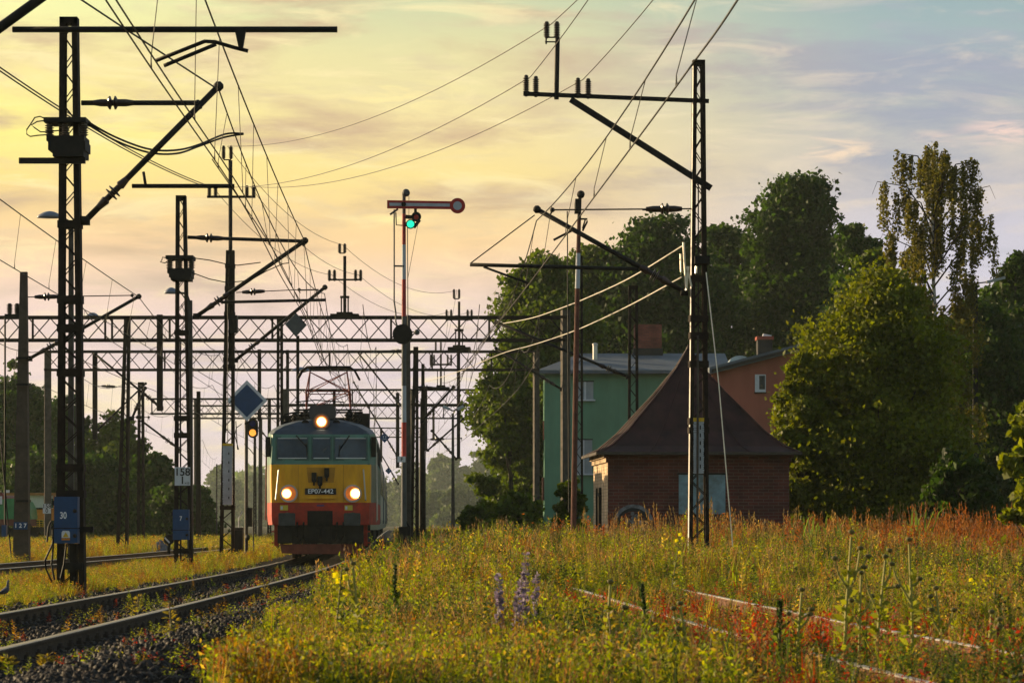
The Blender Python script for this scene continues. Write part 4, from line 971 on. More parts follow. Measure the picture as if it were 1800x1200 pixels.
for cx in (-0.885, 0.865):
    bf = MB().lathe((cx, -0.02, 1.07), (cx, -0.50, 1.07), [(0, 0.19), (0.6, 0.17), (0.62, 0.12), (1, 0.12)], 16).build('buffer', BOGIE, loco)
    w, h = 0.225, 0.17
    MB().prism([(cx-w,1.07-h*0.8),(cx-w*0.9,1.07-h),(cx+w*0.9,1.07-h),(cx+w,1.07-h*0.8),(cx+w,1.07+h*0.8),(cx+w*0.9,1.07+h),(cx-w*0.9,1.07+h),(cx-w,1.07+h*0.8)], -0.56, -0.50).build('buffer_head', BUF, bf)
mb = MB().bar((0, -0.02, 1.02), (0, -0.42, 1.02), 0.10); mb.ring((0, 0.93), 0.08, 0.13, -0.40, -0.33, 16); mb.tube([(0, -0.36, 0.85), (0, -0.34, 0.55)], 0.05); mb.build('coupling_hook', DARK, loco)
for x in (-0.62, -0.45, 0.45, 0.62): MB().tube([(x, -0.03, 0.98), (x, -0.22, 0.86), (x*1.02, -0.25, 0.62), (x*0.9, -0.15, 0.48), (x*0.8, -0.02, 0.55)], 0.028, 7).build('air_hose', DARK, loco)
mb = MB().box(-1.16, 1.16, 0.08, 15.9, 0.42, 0.915); mb.build('underframe', BOGIE, loco)
for x in (-0.95, 0.93): MB().box(x-0.16, x+0.16, -0.02, 0.1, 0.45, 0.80).build('front_box', BOGIE, loco)
MB().box(-0.3, 0.3, -0.01, 0.08, 0.5, 0.86).build('front_box', BOGIE, loco)
mb = MB(); vs = []
for y_, g in ((-0.10, 1.0), (0.0, 1.0)):
    vs += [(-1.10, y_+0.25, 0.40), (-0.55, y_, 0.40), (0.55, y_, 0.40), (1.08, y_+0.25, 0.40), (0.98, y_+0.22, 0.155), (0.55, y_-0.03, 0.135), (-0.55, y_-0.03, 0.135), (-1.04, y_+0.22, 0.155)]
mb.add(vs, [(0,1,6,7),(1,2,5,6),(2,3,4,5),(8,15,14,9),(9,14,13,10),(10,13,12,11),(0,8,9,1),(1,9,10,2),(2,10,11,3),(7,6,14,15),(6,5,13,14),(5,4,12,13),(0,7,15,8),(3,11,12,4)])
mb.build('snow_plough', PLOW, loco)
mb = MB()
for x in (-0.95, -0.6, -0.35, 0.0, 0.35, 0.7, 0.92): mb.box(x-0.025, x+0.0, -0.10+0.2*(abs(x) > 0.56), 0.3, 0.24, 0.40)
mb.build('plough_rib', DARK, loco)
mb = MB()
for s_ in (-1, 1):
    x = 1.21*s_; mb.box(x-0.05, x+0.05, 0.35, 0.41, 0.35, 1.2); mb.box(x-0.05, x+0.05, 0.85, 0.91, 0.35, 1.2)
    for z in (0.42, 0.72): mb.box(x-0.12, x+0.12, 0.33, 0.93, z, z+0.035)
    mb.bar((1.30*s_, 0.2, 1.25), (1.0*s_, 0.12, 0.98), 0.06)
mb.build('cab_steps', LR, loco)
for s_ in (-1, 1):
    MB().box(1.43*s_-0.065, 1.43*s_+0.065, 0.30, 0.5, 2.76, 3.30).build('mirror', DARK, loco)
    MB().tube([(1.50*s_, 1.0, 2.9), (1.52*s_, 1.0, 1.05)], 0.022).build('handrail', STRIP if s_ > 0 else PLOW, loco)
    MB().box(1.487*s_-0.012, 1.487*s_+0.012, 1.55, 2.25, 1.0, 3.2).build('cab_door', LC, loco)
    for yy in np.arange(3.0, 13.5, 1.6):
        MB().box(1.492*s_-0.012, 1.492*s_+0.012, yy, yy+1.1, 2.62, 3.2).build('side_grille', DARK, loco)
        MB().box(1.487*s_-0.008, 1.487*s_+0.008, yy-0.2, yy-0.14, 1.55, 3.3).build('side_rib', STRIP, loco)
for by in (3.6, 12.2):
    for dy in (-1.5, 1.5):
        mb = MB()
        for sx in (-0.75, 0.75):
            mb.lathe((sx-0.07, by+dy, 0.62), (sx+0.07, by+dy, 0.62), [(0, 0.62), (0.4, 0.62), (0.45, 0.65), (1, 0.62)], 26)
        mb.lathe((-1.1, by+dy, 0.62), (1.1, by+dy, 0.62), [(0, 0.12), (1, 0.12)], 10); mb.build('wheelset', BOGIE, loco)
    mb = MB()
    for sx in (-1.05, 1.05): mb.box(sx-0.08, sx+0.08, by-2.3, by+2.3, 0.55, 0.85); mb.box(sx-0.12, sx+0.12, by-1.75, by-1.25, 0.4, 0.8); mb.box(sx-0.12, sx+0.12, by+1.25, by+1.75, 0.4, 0.8)
    mb.build('bogie_frame', BOGIE, loco)
# roof gear
MB().prism([(-0.30,3.80),(0.36,3.80),(0.40,4.0),(0.36,4.14),(0.30,4.18),(-0.24,4.18),(-0.30,4.14),(-0.34,4.0)], 0.75, 1.6).build('roof_box', mat('pale_roof_box', (0.05, 0.05, 0.06), 0.4, 0.1, 0.15), loco)
mb = MB(); mb.box(-0.9, 1.05, 1.7, 5.6, 3.80, 3.86)
for x in (-0.75, -0.55, 0.7, 0.92): mb.lathe((x, 1.5, 3.66), (x, 1.5, 4.02), rib_profile(3, 0.05, 0.09), 10)
for x in (-0.42, 0.42): mb.lathe((x, 0.62, 3.66), (x, 0.48, 3.66), [(0, 0.05), (0.5, 0.06), (1, 0.11)], 12)
mb.box(0.95, 1.28, 2.2, 4.6, 3.6, 4.0); mb.box(-1.15, -0.85, 2.4, 3.4, 3.65, 3.95)
mb.tube([(-1.0, 1.2, 3.75), (-1.02, 1.2, 3.93), (-0.8, 1.25, 3.98), (-0.6, 1.3, 3.85)], 0.03); mb.tube([(-0.75, 2.0, 4.3), (-0.2, 2.0, 4.36), (0.6, 2.0, 4.3)], 0.018)
mb.build('roof_gear', DARK, loco)
def pantograph(y, cx, zh, z0):
    mb = MB()
    for s_ in (-1, 1): mb.tube([(cx-0.95, y+s_*1.0, z0), (cx+0.95, y+s_*1.0, z0)], 0.03, 6)
    for s_ in (-0.62, 0.62): mb.tube([(cx+s_, y-1.2, z0), (cx+s_, y+1.2, z0)], 0.03, 6)
    for sx in (-0.62, 0.62):
        for sy in (-1, 1): mb.lathe((cx+sx, y+sy, z0-0.45), (cx+sx, y+sy, z0), rib_profile(3, 0.06, 0.1), 10)
    p = mb.build('pantograph', DARK, loco)
    zk = z0+(zh-z0)*0.42
    RD = mat('red_pantograph_tube', (0.20, 0.03, 0.02), 0.5, 0.1, 0.3)
    mb = MB()
    for sy in (-1, 1):
        for sx in (-1, 1):
            mb.tube([(cx+sx*0.62, y+sy*0.15, z0+0.05), (cx+sx*0.60, y-sy*0.95, zk)], 0.028, 6)
            mb.tube([(cx+sx*0.60, y-sy*0.95, zk), (cx+sx*0.52, y, zh-0.12)], 0.020, 6)
        mb.tube([(cx-0.60, y+sy*0.95, zk), (cx+0.60, y+sy*0.95, zk)], 0.016, 6)
        mb.tube([(cx-0.5, y+sy*0.05, zh-0.15), (cx+0.62, y+sy*0.9, zk)], 0.014, 6); mb.tube([(cx+0.5, y+sy*0.05, zh-0.15), (cx-0.62, y+sy*0.9, zk)], 0.014, 6)
        mb.tube([(cx+0.6, y+sy*0.95, zk), (cx-0.6, y, z0+0.05)], 0.014, 6)
    mb.build('pantograph_arm', RD, p)
    mb = MB()
    for sy in (-0.2, 0.2):
        mb.tube([(cx-0.86, y+sy, zh-0.32), (cx-0.74, y+sy, zh-0.10), (cx-0.60, y+sy, zh), (cx+0.60, y+sy, zh), (cx+0.74, y+sy, zh-0.10), (cx+0.88, y+sy, zh-0.36)], 0.03, 8)
        mb.box(cx-0.62, cx+0.62, y+sy-0.04, y+sy+0.04, zh-0.02, zh+0.02)
    for sx in (-0.52, 0.52): mb.tube([(cx+sx, y-0.2, zh-0.03), (cx+sx, y, zh-0.12), (cx+sx, y+0.2, zh-0.03)], 0.02)
    mb.build('collector_head', DARK, p, True)
pantograph(4.0, 0.12, 5.36, 4.12)

def coach():
    r_ = empty('passenger_coach', (0, 0, 0), 'first', 'passenger coach', 'coaches behind the locomotive')
    pf = [(-1.38,0.75),(-1.44,1.1),(-1.44,2.9),(-1.40,3.25),(-1.2,3.62),(-0.8,3.88),(-0.3,4.0)]
    poly = pf+[(-x, z) for x, z in pf[::-1]]
    mb = MB(); n = len(poly)
    for y in (0, 24.0): mb.v += [(x, y, z) for x, z in poly]
    for i in range(n-1):
        z = (poly[i][1]+poly[i+1][1])/2; mb.f.append((i, i+1, n+i+1, n+i)); mb.mi.append(1 if z > 3.2 else (2 if z > 1.9 else 0))
    mb.f += [tuple(range(n-1, -1, -1)), tuple(n+i for i in range(n))]; mb.mi += [2, 2]
    mb.build('body', [LC, ROOF, mat('coach_cream', (0.50, 0.47, 0.37), 0.5, 0, 0.2, 2)], r_)
    for s_ in (-1, 1):
        for k in range(9): MB().box(1.445*s_-0.012, 1.445*s_+0.012, 2.4+k*2.2, 3.7+k*2.2, 1.95, 2.85).build('window', GLASS, r_)
        for yy in (0.5, 22.4): MB().box(1.447*s_-0.014, 1.447*s_+0.014, yy, yy+0.9, 0.95, 3.0).build('door', mat('coach_door_blue', (0.06, 0.08, 0.11), 0.5, 0, 0.2), r_)
    MB().box(-0.5, 0.5, -0.45, 0.0, 0.95, 3.2).build('gangway', DARK, r_)
    for by in (3.0, 21.0):
        mb = MB(); 
        for dy in (-1.25, 1.25):
            for sx in (-0.75, 0.75): mb.lathe((sx-0.07, by+dy, 0.46), (sx+0.07, by+dy, 0.46), [(0, 0.46), (1, 0.46)], 20)
        for sx in (-1.0, 1.0): mb.box(sx-0.1, sx+0.1, by-1.8, by+1.8, 0.4, 0.72)
        mb.build('bogie', BOGIE, r_)
    MB().box(-1.2, 1.2, 5.5, 18.5, 0.42, 0.74).build('underframe', BOGIE, r_)
    return r_
c0 = coach(); yy = D0+17.2
for k, lab in enumerate(('cream coach coupled right behind the electric locomotive', 'second cream coach, only its right side showing past the first', 'third cream coach curving away in the haze', 'last cream coach, smallest at the end of the train')):
    c = c0 if k == 0 else copy_tree(c0)
    x, rz = main_x(yy), -math.atan((main_x(yy+24)-main_x(yy))/24)
    c.location = (x, yy, 0); c.rotation_euler = (0, 0, rz); c['label'] = lab; yy += 24.9

# small rail vehicles at the far left
d = 165; v1 = empty('rail_vehicle', (PX(78, d), d, -0.1), 'orange works trolley with white cab panels beside the numbered pole', 'rail vehicle')
q = lambda px, py: (PX(px, d)-v1.location.x, PZ(py, d)-v1.location.z)
def vb(root, nm, x0, x1, ya, yb, y0, y1, m, dd=165):
    a, b = loc(root, x0, yb, dd), loc(root, x1, ya, dd); return MB().box(a.x, b.x, y0, y1, a.z, b.z).build(nm, m, root)
vb(v1, 'lower_body', 52, 104, 893, 914, -0.8, 4, ORNG); vb(v1, 'cab', 52, 104, 870, 893, -0.78, 3, mat('white_cab', (0.55, 0.56, 0.52), 0.6, 0, 0.15, 2))
vb(v1, 'roof', 14, 104, 866, 870.5, -1.0, 3.4, mat('orange_brown_roof', (0.30, 0.13, 0.03), 0.6, 0, 0.2)); vb(v1, 'window_band', 53, 82, 892, 895, -0.82, -0.79, DARK)
for x in (82, 91, 98): vb(v1, 'cab_post', x, x+3.2, 871, 894, -0.84, -0.79, ORNG)
vb(v1, 'cab_window', 94.5, 98, 876, 892, -0.83, -0.79, mat('green_glass_dull', (0.05, 0.1, 0.06), 0.2, 0, 0.2))
mb = MB()
for y in (914, 918, 922, 925): a, b = loc(v1, 62, y, d), loc(v1, 82, y-1.2, d); mb.box(a.x, b.x, -1.0, -0.94, a.z, b.z)
for x in (63, 66.5, 73.5, 80): a, b = loc(v1, x, 926, d), loc(v1, x+1.2, 912, d); mb.box(a.x, b.x, -1.02, -0.92, a.z, b.z)
mb.build('railing', YELP, v1)
vb(v1, 'frame', 20, 106, 926, 934, -0.9, 4, BOGIE)
for x in (30, 62, 94): p = loc(v1, x, 936, d); MB().lathe(p+Vector((0, -0.9, 0)), p+Vector((0, -0.75, 0)), [(0, 0.3), (1, 0.3)], 16).build('wheel', BOGIE, v1)
vb(v1, 'roof_lamp', 14, 20, 861, 867, -0.9, -0.6, WHITE)
v2 = empty('tank_wagon', (PX(30, d-3), d-3, -0.1), 'rounded green tank on a red frame behind the thick concrete pole', 'tank wagon')
pts = [(2, 880), (14, 876), (40, 876), (52, 882), (58, 894), (60, 912)]
mb = MB(); a = [loc(v2, x, y, d-3) for x, y in pts]; poly = [(p.x, p.z) for p in a]; poly = [(poly[0][0], loc(v2, 0, 912, d-3).z)]+poly
mb.prism(poly, -0.9, 1.2).build('tank', mat('glossy_green', (0.03, 0.22, 0.08), 0.4, 0, 0.25, 2), v2)
vb(v2, 'frame', -5, 58, 912, 924, -0.95, 1.2, mat('dull_red_frame', (0.12, 0.03, 0.02), 0.7, 0, 0.3), d-3); vb(v2, 'valve', 3, 9, 872, 886, -0.97, -0.92, WHITE, d-3)
for x in (6, 40): p = loc(v2, x, 932, d-3); MB().lathe(p+Vector((0, -0.9, 0)), p+Vector((0, -0.75, 0)), [(0, 0.42), (1, 0.42)], 16).build('wheel', BOGIE, v2)
v3 = empty('red_wagon', (PX(0, 170), 170, -0.1), 'dark red wagon end cut by the left edge', 'rail wagon')
a, b = loc(v3, -60, 934, 170), loc(v3, 12, 866, 170); MB().prism([(a.x, a.z+0.5), (b.x, a.z+0.5), (b.x, b.z-0.2), (b.x-0.25, b.z), (a.x, b.z)], 0, 6).build('body', mat('dark_red_wagon', (0.17, 0.03, 0.03), 0.6, 0, 0.25, 2), v3)
p = loc(v3, -10, 934, 170); MB().lathe(p, p+Vector((0, 0.15, 0)), [(0, 0.45), (1, 0.45)], 16).build('wheel', BOGIE, v3)
for (cx, cy, w, dd, lab) in ((282, 950, 30, 118, 'heap of bluish crushed stone right of the slender mast'), (246, 952, 18, 122, 'low bluish stone heap at the foot of the slender mast')):
    g = MB(); n = 22; p = P(cx, 952, dd); rr_ = w*dd/F*0.95; hh = 0.62 if w > 20 else 0.35; vs = []; fs = []
    for i in range(n):
        for j in range(n):
            u, v_ = -1+2*i/(n-1), -1+2*j/(n-1); r2 = math.sqrt(u*u+v_*v_); vs.append((u*rr_, v_*rr_*0.8, max(0, 1-r2)**0.8*hh+R.uniform(-.05, .05)-0.05))
    for i in range(n-1):
        for j in range(n-1): fs.append((i*n+j, i*n+j+1, (i+1)*n+j+1, (i+1)*n+j))
    o = g.add(vs, fs).build('gravel_heap', mat('bluish_crushed_stone', (0.10, 0.12, 0.16), 0.9, 0, 0.45, 9, 0.8)); o.location = (p.x, dd, -0.2); tag(o, lab, 'gravel heap')
sg = empty('shunting_signal', (PX(297, 108), 108, -0.2), 'low black shunting signal with a slanted white bar', 'shunting signal')
a = loc(sg, 297, 948, 108); MB().disc((a.x, a.z), 9*108/F, -0.1, 0.1, 20).build('signal_disc', DARK, sg); MB().bar((a.x-0.13, -0.108, a.z+0.07), (a.x+0.03, -0.108, a.z-0.1), 0.05, 0.006).build('white_bar', WHITE, sg); MB().box(-0.05, 0.05, -0.05, 0.05, 0, a.z).build('foot', DARK, sg)

# a wood pigeon at the left edge
bd = empty('pigeon', P(9, 1046, 37.5), 'grey pigeon standing in the grass, cut by the left edge', 'bird')
mb = MB(); k = 37.5/F*0.52
prf = [((-30, 3), 0.5), ((-22, 6), 2.5), ((-14, 9), 6), ((-6, 13), 9.5), ((2, 17), 10.5), ((7, 24), 8.2), ((9, 33), 5.2), ((9, 41), 3.8), ((9.5, 46), 4.0), ((10.5, 50), 3.4), ((11, 53), 1.2)]
mb.tube([(x*k, 0, z*k) for (x, z), _ in prf], [r*k for _, r in prf], 12)
mb.tube([(13*k, 0, 48.5*k), (18*k, 0, 47*k)], [1.0*k, 0.2*k], 6)
for sx in (-1, 4): mb.tube([(sx*k, 0, 9*k), (sx*k, 0, -3*k)], 0.7*k, 5)
mb.build('body', mat('pigeon_grey', (0.075, 0.085, 0.11), 0.7, 0, 0.25, 30), bd, True)
mb = MB(); mb.tube([((-26)*k, -8*k, 6*k), (-10*k, -9.5*k, 13*k), (3*k, -8.5*k, 20*k)], [0.8*k, 4.5*k, 3*k], 8); mb.build('wing', mat('pigeon_wing', (0.05, 0.055, 0.075), 0.7, 0, 0.3, 30), bd, True)

# ------------------------------------------------------------------ brick hut
def brick(name, c1, c2, mortar, sx, axis):
    if name in MATS: return MATS[name]
    m = bpy.data.materials.new(name); m.use_nodes = True; t = m.node_tree; b = t.nodes['Principled BSDF']; b.inputs['Roughness'].default_value = 0.9
    tc_ = t.nodes.new('ShaderNodeTexCoord'); s_ = t.nodes.new('ShaderNodeSeparateXYZ'); c_ = t.nodes.new('ShaderNodeCombineXYZ')
    t.links.new(tc_.outputs['Object'], s_.inputs[0]); t.links.new(s_.outputs[axis], c_.inputs[0]); t.links.new(s_.outputs[2], c_.inputs[1])
    k = t.nodes.new('ShaderNodeTexBrick'); k.inputs['Scale'].default_value = 1.0; k.inputs['Brick Width'].default_value = sx; k.inputs['Row Height'].default_value = 0.085; k.inputs['Mortar Size'].default_value = 0.009; k.inputs['Bias'].default_value = 0.0
    k.inputs['Color1'].default_value = (*c1, 1); k.inputs['Color2'].default_value = (*c2, 1); k.inputs['Mortar'].default_value = (*mortar, 1)
    t.links.new(c_.outputs[0], k.inputs['Vector'])
    n_ = t.nodes.new('ShaderNodeTexNoise'); n_.inputs['Scale'].default_value = 1.7; n_.inputs['Detail'].default_value = 5; t.links.new(tc_.outputs['Object'], n_.inputs['Vector'])
    mx = t.nodes.new('ShaderNodeMix'); mx.data_type = 'RGBA'; mx.blend_type = 'MULTIPLY'; mx.inputs[0].default_value = 0.8
    r_ = t.nodes.new('ShaderNodeValToRGB'); r_.color_ramp.elements[0].position = 0.3; r_.color_ramp.elements[0].color = (0.45, 0.4, 0.38, 1); r_.color_ramp.elements[1].position = 0.65; r_.color_ramp.elements[1].color = (1.15, 1.1, 1.1, 1)
    t.links.new(n_.outputs['Fac'], r_.inputs[0]); t.links.new(k.outputs['Color'], mx.inputs[6]); t.links.new(r_.outputs[0], mx.inputs[7]); t.links.new(mx.outputs[2], b.inputs['Base Color'])
    bp = t.nodes.new('ShaderNodeBump'); bp.inputs['Strength'].default_value = 0.6; bp.inputs['Distance'].default_value = 0.01; bp.invert = True
    t.links.new(k.outputs['Fac'], bp.inputs['Height']); t.links.new(bp.outputs[0], b.inputs['Normal'])
    MATS[name] = m; return m
dH = 84; pm = F/dH
hz_ = ground_z(PX(1228, dH), dH)-0.2
hut = empty('brick_hut', (PX(1228, dH), dH, hz_), 'small red brick hut with a steep flared metal roof', 'building', None, math.radians(2.6))
BR = brick('dark_red_brick', (0.140, 0.032, 0.022), (0.075, 0.020, 0.015), (0.14, 0.085, 0.07), 0.26, 0)
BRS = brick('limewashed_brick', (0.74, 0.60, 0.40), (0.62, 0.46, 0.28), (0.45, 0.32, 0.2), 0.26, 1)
hw = 2.36; zt = PZ(812, dH)-hz_; ze = PZ(797, dH)-hz_; dep = 5.2
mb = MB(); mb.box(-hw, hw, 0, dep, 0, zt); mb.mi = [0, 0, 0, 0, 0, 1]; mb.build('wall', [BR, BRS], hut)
mb = MB()
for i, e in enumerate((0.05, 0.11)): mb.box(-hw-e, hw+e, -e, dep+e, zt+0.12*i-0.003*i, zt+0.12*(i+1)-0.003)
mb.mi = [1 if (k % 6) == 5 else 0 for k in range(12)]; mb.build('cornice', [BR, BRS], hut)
RF = mat('dark_red_sheet_roof', (0.045, 0.016, 0.014), 0.55, 0.0, 0.45, 2.2, 0.25, (0.018, 0.007, 0.006), spec=0.2, stretch=(1, 1, 0.25))
prof = [(2.62, 0.02), (2.24, 0.20), (1.78, 0.60), (1.33, 1.12), (0.87, 1.64), (0.34, 2.32), (0.03, 2.84)]
mb = MB(); cy = dep/2; k = 12; n4 = 4*k
for w, z in prof:
    wd = w*(cy+0.28)/2.62
    cs = [(-w, cy-wd), (w, cy-wd), (w, cy+wd), (-w, cy+wd)]
    for e in range(4):
        for j in range(k):
            a, b = cs[e], cs[(e+1) % 4]; t = j/k; mb.v.append((a[0]+(b[0]-a[0])*t, a[1]+(b[1]-a[1])*t, ze+z))
for i in range(len(prof)-1):
    for j in range(n4): mb.f.append((i*n4+j, i*n4+(j+1) % n4, (i+1)*n4+(j+1) % n4, (i+1)*n4+j))
mb.f += [tuple(range(n4-1, -1, -1)), tuple((len(prof)-1)*n4+j for j in range(n4))]; mb.mi = [0]*len(mb.f)
roof = mb.build('roof', RF, hut)
mb = MB()
for e in range(4):                                   # standing seams and hip rolls of the sheet roof
    for j in (0, 3, 6, 9):
        pts = []
        for w, z in prof:
            wd = w*(cy+0.28)/2.62; cs = [(-w, cy-wd), (w, cy-wd), (w, cy+wd), (-w, cy+wd)]; a, b = cs[e], cs[(e+1) % 4]; t = j/k
            pts.append((a[0]+(b[0]-a[0])*t, a[1]+(b[1]-a[1])*t, ze+z+0.012))
        mb.tube(pts, 0.03 if j == 0 else 0.014, 5)
mb.build('roof_seam', RF, roof)
MB().lathe((0, cy, ze+2.80), (0, cy, ze+2.98), [(0, 0.09), (0.5, 0.06), (1, 0.01)], 10).build('finial', RF, roof)
mb = MB(); mb.box(-2.66, 2.66, -0.33, -0.27, ze-0.035, ze+0.04); mb.box(-2.68, -2.62, -0.27, dep+0.25, ze-0.035, ze+0.04); mb.build('gutter', mat('old_gutter', (0.05, 0.04, 0.035), 0.5, 0.4, 0.3), hut)
X_ = lambda px: (px-1228)/pm
Z_ = lambda py: PZ(py, dH)-hz_
pnl = MB().box(X_(1193), X_(1275), -0.035, 0.02, Z_(903), Z_(834)).build('boarded_window', mat('pale_blue_board', (0.20, 0.31, 0.37), 0.75, 0, 0.22, 3.5, 0.2, (0.12, 0.15, 0.15)), hut)
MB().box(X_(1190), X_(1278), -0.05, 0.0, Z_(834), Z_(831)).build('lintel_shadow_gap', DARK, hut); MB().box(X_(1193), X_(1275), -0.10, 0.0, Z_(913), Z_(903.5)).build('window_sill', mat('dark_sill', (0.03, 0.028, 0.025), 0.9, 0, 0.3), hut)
gc = (X_(1113), Z_(922)); gw = mat('grey_white_spray', (0.15, 0.155, 0.17), 0.85, 0, 0.75, 7); gk = mat('black_spray', (0.015, 0.015, 0.018), 0.7, 0, 0.3)
gr = MB().ring(gc, 0.44, 0.53, -0.006, -0.003, 24, 0.25, PI-0.05).build('graffiti', gw, hut); MB().ring(gc, 0.36, 0.44, -0.008, -0.004, 24, 0.2, PI).build('black_arch', gk, gr)
mb = MB()
for i in range(16): g = 0.3+i*0.16; mb.disc((gc[0]+R.uniform(0.08, 0.3)*math.cos(g), gc[1]+R.uniform(0.08, 0.3)*math.sin(g)), R.uniform(0.03, 0.06), -0.007, -0.003, 9)
mb.build('white_fill', gw, gr)
mb = MB().box(-hw-0.03, -hw, 2.2, 3.3, 0.0, Z_(856)); mb.build('door', mat('weathered_door', (0.30, 0.20, 0.10), 0.8, 0, 0.35, 3), hut)
mb = MB()
for y in (2.2, 3.3): mb.box(-hw-0.07, -hw, y-0.05, y+0.05, 0, Z_(855))
mb.bar((-hw-0.05, 2.0, Z_(872)), (-hw-0.05, 2.6, Z_(866)), 0.06); mb.build('door_post', DARK, hut)

# ------------------------------------------------------------------ houses behind
dG = 172; gz = 0.0
hs = empty('green_house', (PX(957, dG), dG, gz), 'pale green rendered house with a low grey roof behind the poles', 'building')
GR = mat('sea_green_render', (0.14, 0.30, 0.19), 0.9, 0, 0.22, 0.5, stretch=(1, 1, 0.35)); FELT = mat('grey_felt_roof', (0.10, 0.12, 0.145), 0.7, 0, 0.2, 1.2)
gx = lambda px: PX(px, dG)-hs.location.x
wl = MB().box(0, gx(1275), 0, 10, 0, PZ(657, dG)); wl.build('wall', GR, hs)
x0, x1, z0, z1 = gx(944), gx(1275), PZ(657, dG), PZ(655, dG)
mb = MB(); zr = PZ(621, dG+5)
vs = [(x0,-0.6,z0),(x1+0.3,-0.6,z0),(x1+0.3,10.6,z0),(x0,10.6,z0),(x0,-0.6,z0+0.18),(x1+0.3,-0.6,z0+0.18),(x1+0.3,10.6,z0+0.18),(x0,10.6,z0+0.18),(x0+2.4,5,zr),(x1+0.3,5,zr)]
mb.add(vs, [(3,2,1,0),(0,1,5,4),(1,2,6,5),(2,3,7,6),(3,0,4,7),(4,5,9,8),(5,6,9),(6,7,8,9),(7,4,8)]); rf = mb.build('roof', FELT, hs)
mb = MB().box(gx(1121), gx(1170), 4.4, 5.8, zr-0.6, PZ(571, dG+5)); rb = mat('red_chimney_brick', (0.27, 0.065, 0.04), 0.9, 0, 0.25, 6); ch = mb.build('chimney', brick('chimney_brick', (0.28, 0.07, 0.045), (0.20, 0.05, 0.035), (0.12, 0.06, 0.05), 0.26, 0), rf)
MB().box(gx(1119), gx(1172), 4.3, 5.9, zr-0.6, PZ(613, dG+5)).build('chimney_base', mat('tarred_base', (0.03, 0.026, 0.026), 0.9, 0, 0.2), ch)
MB().lathe((gx(1048.5), 3.0, PZ(627, dG)), (gx(1048.5), 3.0, PZ(597, dG)), [(0, 0.13), (0.85, 0.13), (0.87, 0.15), (0.95, 0.15), (1, 0.05)], 14).build('flue_pipe', STRIP, rf)
for (a, b, t, u) in ((1014, 1043, 671, 702), (1010, 1041, 773, 832)):
    f_ = MB().box(gx(a), gx(b), -0.05, 0.05, PZ(u, dG), PZ(t, dG)).build('window', mat('dull_window_blind', (0.30, 0.33, 0.36), 0.5, 0, 0.12, 2), hs)
    MB().box(gx(a)-0.1, gx(b)+0.1, -0.22, 0.0, PZ(u+2.5, dG), PZ(u, dG)).build('sill', WHITE, f_); MB().box(gx((a+b)/2)-0.05, gx((a+b)/2)+0.05, -0.08, -0.05, PZ(u, dG), PZ(t, dG)).build('mullion', WHITE, f_)
    MB().box(gx(a)-0.03, gx(b)+0.03, -0.07, 0.0, PZ(t, dG), PZ(t-2, dG)).build('lintel', DARK, f_)
mb = MB().box(gx(953), gx(957), 0.2, 1.2, 2.2, 3.4); mb.box(gx(955), gx(957), 0.2, 1.2, 5.4, 6.4); mb.build('corner_balcony', mat('rusty_balcony', (0.12, 0.04, 0.03), 0.8, 0, 0.3), hs)
dP = 168; h2 = empty('pink_house', (PX(1252, dP), dP, gz), 'salmon pink house with a slanting grey roof edge behind the bush', 'building')
px_ = lambda p: PX(p, dP)-h2.location.x
PK = mat('salmon_render', (0.38, 0.115, 0.075), 0.9, 0, 0.22, 0.5, stretch=(1, 1, 0.35))
a = [(px_(1252), 0), (px_(1500), 0), (px_(1500), PZ(590, dP)), (px_(1252), PZ(656, dP))]; MB().prism(a, 0, 9).build('wall', PK, h2)
a = [(px_(1246), PZ(658, dP)), (px_(1500), PZ(592, dP)), (px_(1500), PZ(580, dP)), (px_(1246), PZ(646, dP))]; rf2 = MB().prism(a, -0.5, 9.5).build('roof', FELT, h2)
a = [(px_(1250), PZ(655, dP)), (px_(1500), PZ(590, dP)), (px_(1500), PZ(584.5, dP)), (px_(1250), PZ(649.5, dP))]; MB().prism(a, -0.56, -0.51).build('fascia', mat('dark_fascia', (0.028, 0.022, 0.02), 0.8, 0, 0.2), rf2)
w_ = MB().box(px_(1327), px_(1346), -0.06, 0.05, PZ(689, dP), PZ(658, dP)).build('window', WHITE, h2); MB().box(px_(1334.5), px_(1344.5), -0.075, -0.06, PZ(684, dP), PZ(660, dP)).build('pane', GLASS, w_); MB().box(px_(1326), px_(1347), -0.15, 0, PZ(691, dP), PZ(689, dP)).build('sill', DARK, w_)
c_ = MB().box(px_(1340), px_(1366), 3, 4.2, PZ(640, dP), PZ(591, dP)).build('chimney', mat('tarred_base', (0,0,0)), rf2); MB().box(px_(1338), px_(1368), 2.9, 4.3, PZ(591, dP), PZ(585, dP)).build('chimney_cap', rb, c_); MB().bar((px_(1350), 3.5, PZ(582, dP)), (px_(1365), 3.5, PZ(585, dP)), 0.14, 0.5).build('cowl', WHITE, c_)
mb = MB(); n = 12; cx_, cz_ = px_(1302), PZ(636, dP)
mb.prism([(px_(1284), PZ(640, dP))]+[(cx_-0.55*math.cos(PI*i/n)*1.0, cz_+0.36*math.sin(PI*i/n)) for i in range(n+1)]+[(px_(1321), PZ(632, dP))], 0.6, 2.4).build('roof_light', mat('pale_dome', (0.45, 0.55, 0.6), 0.25, 0.1, 0.1), rf2)

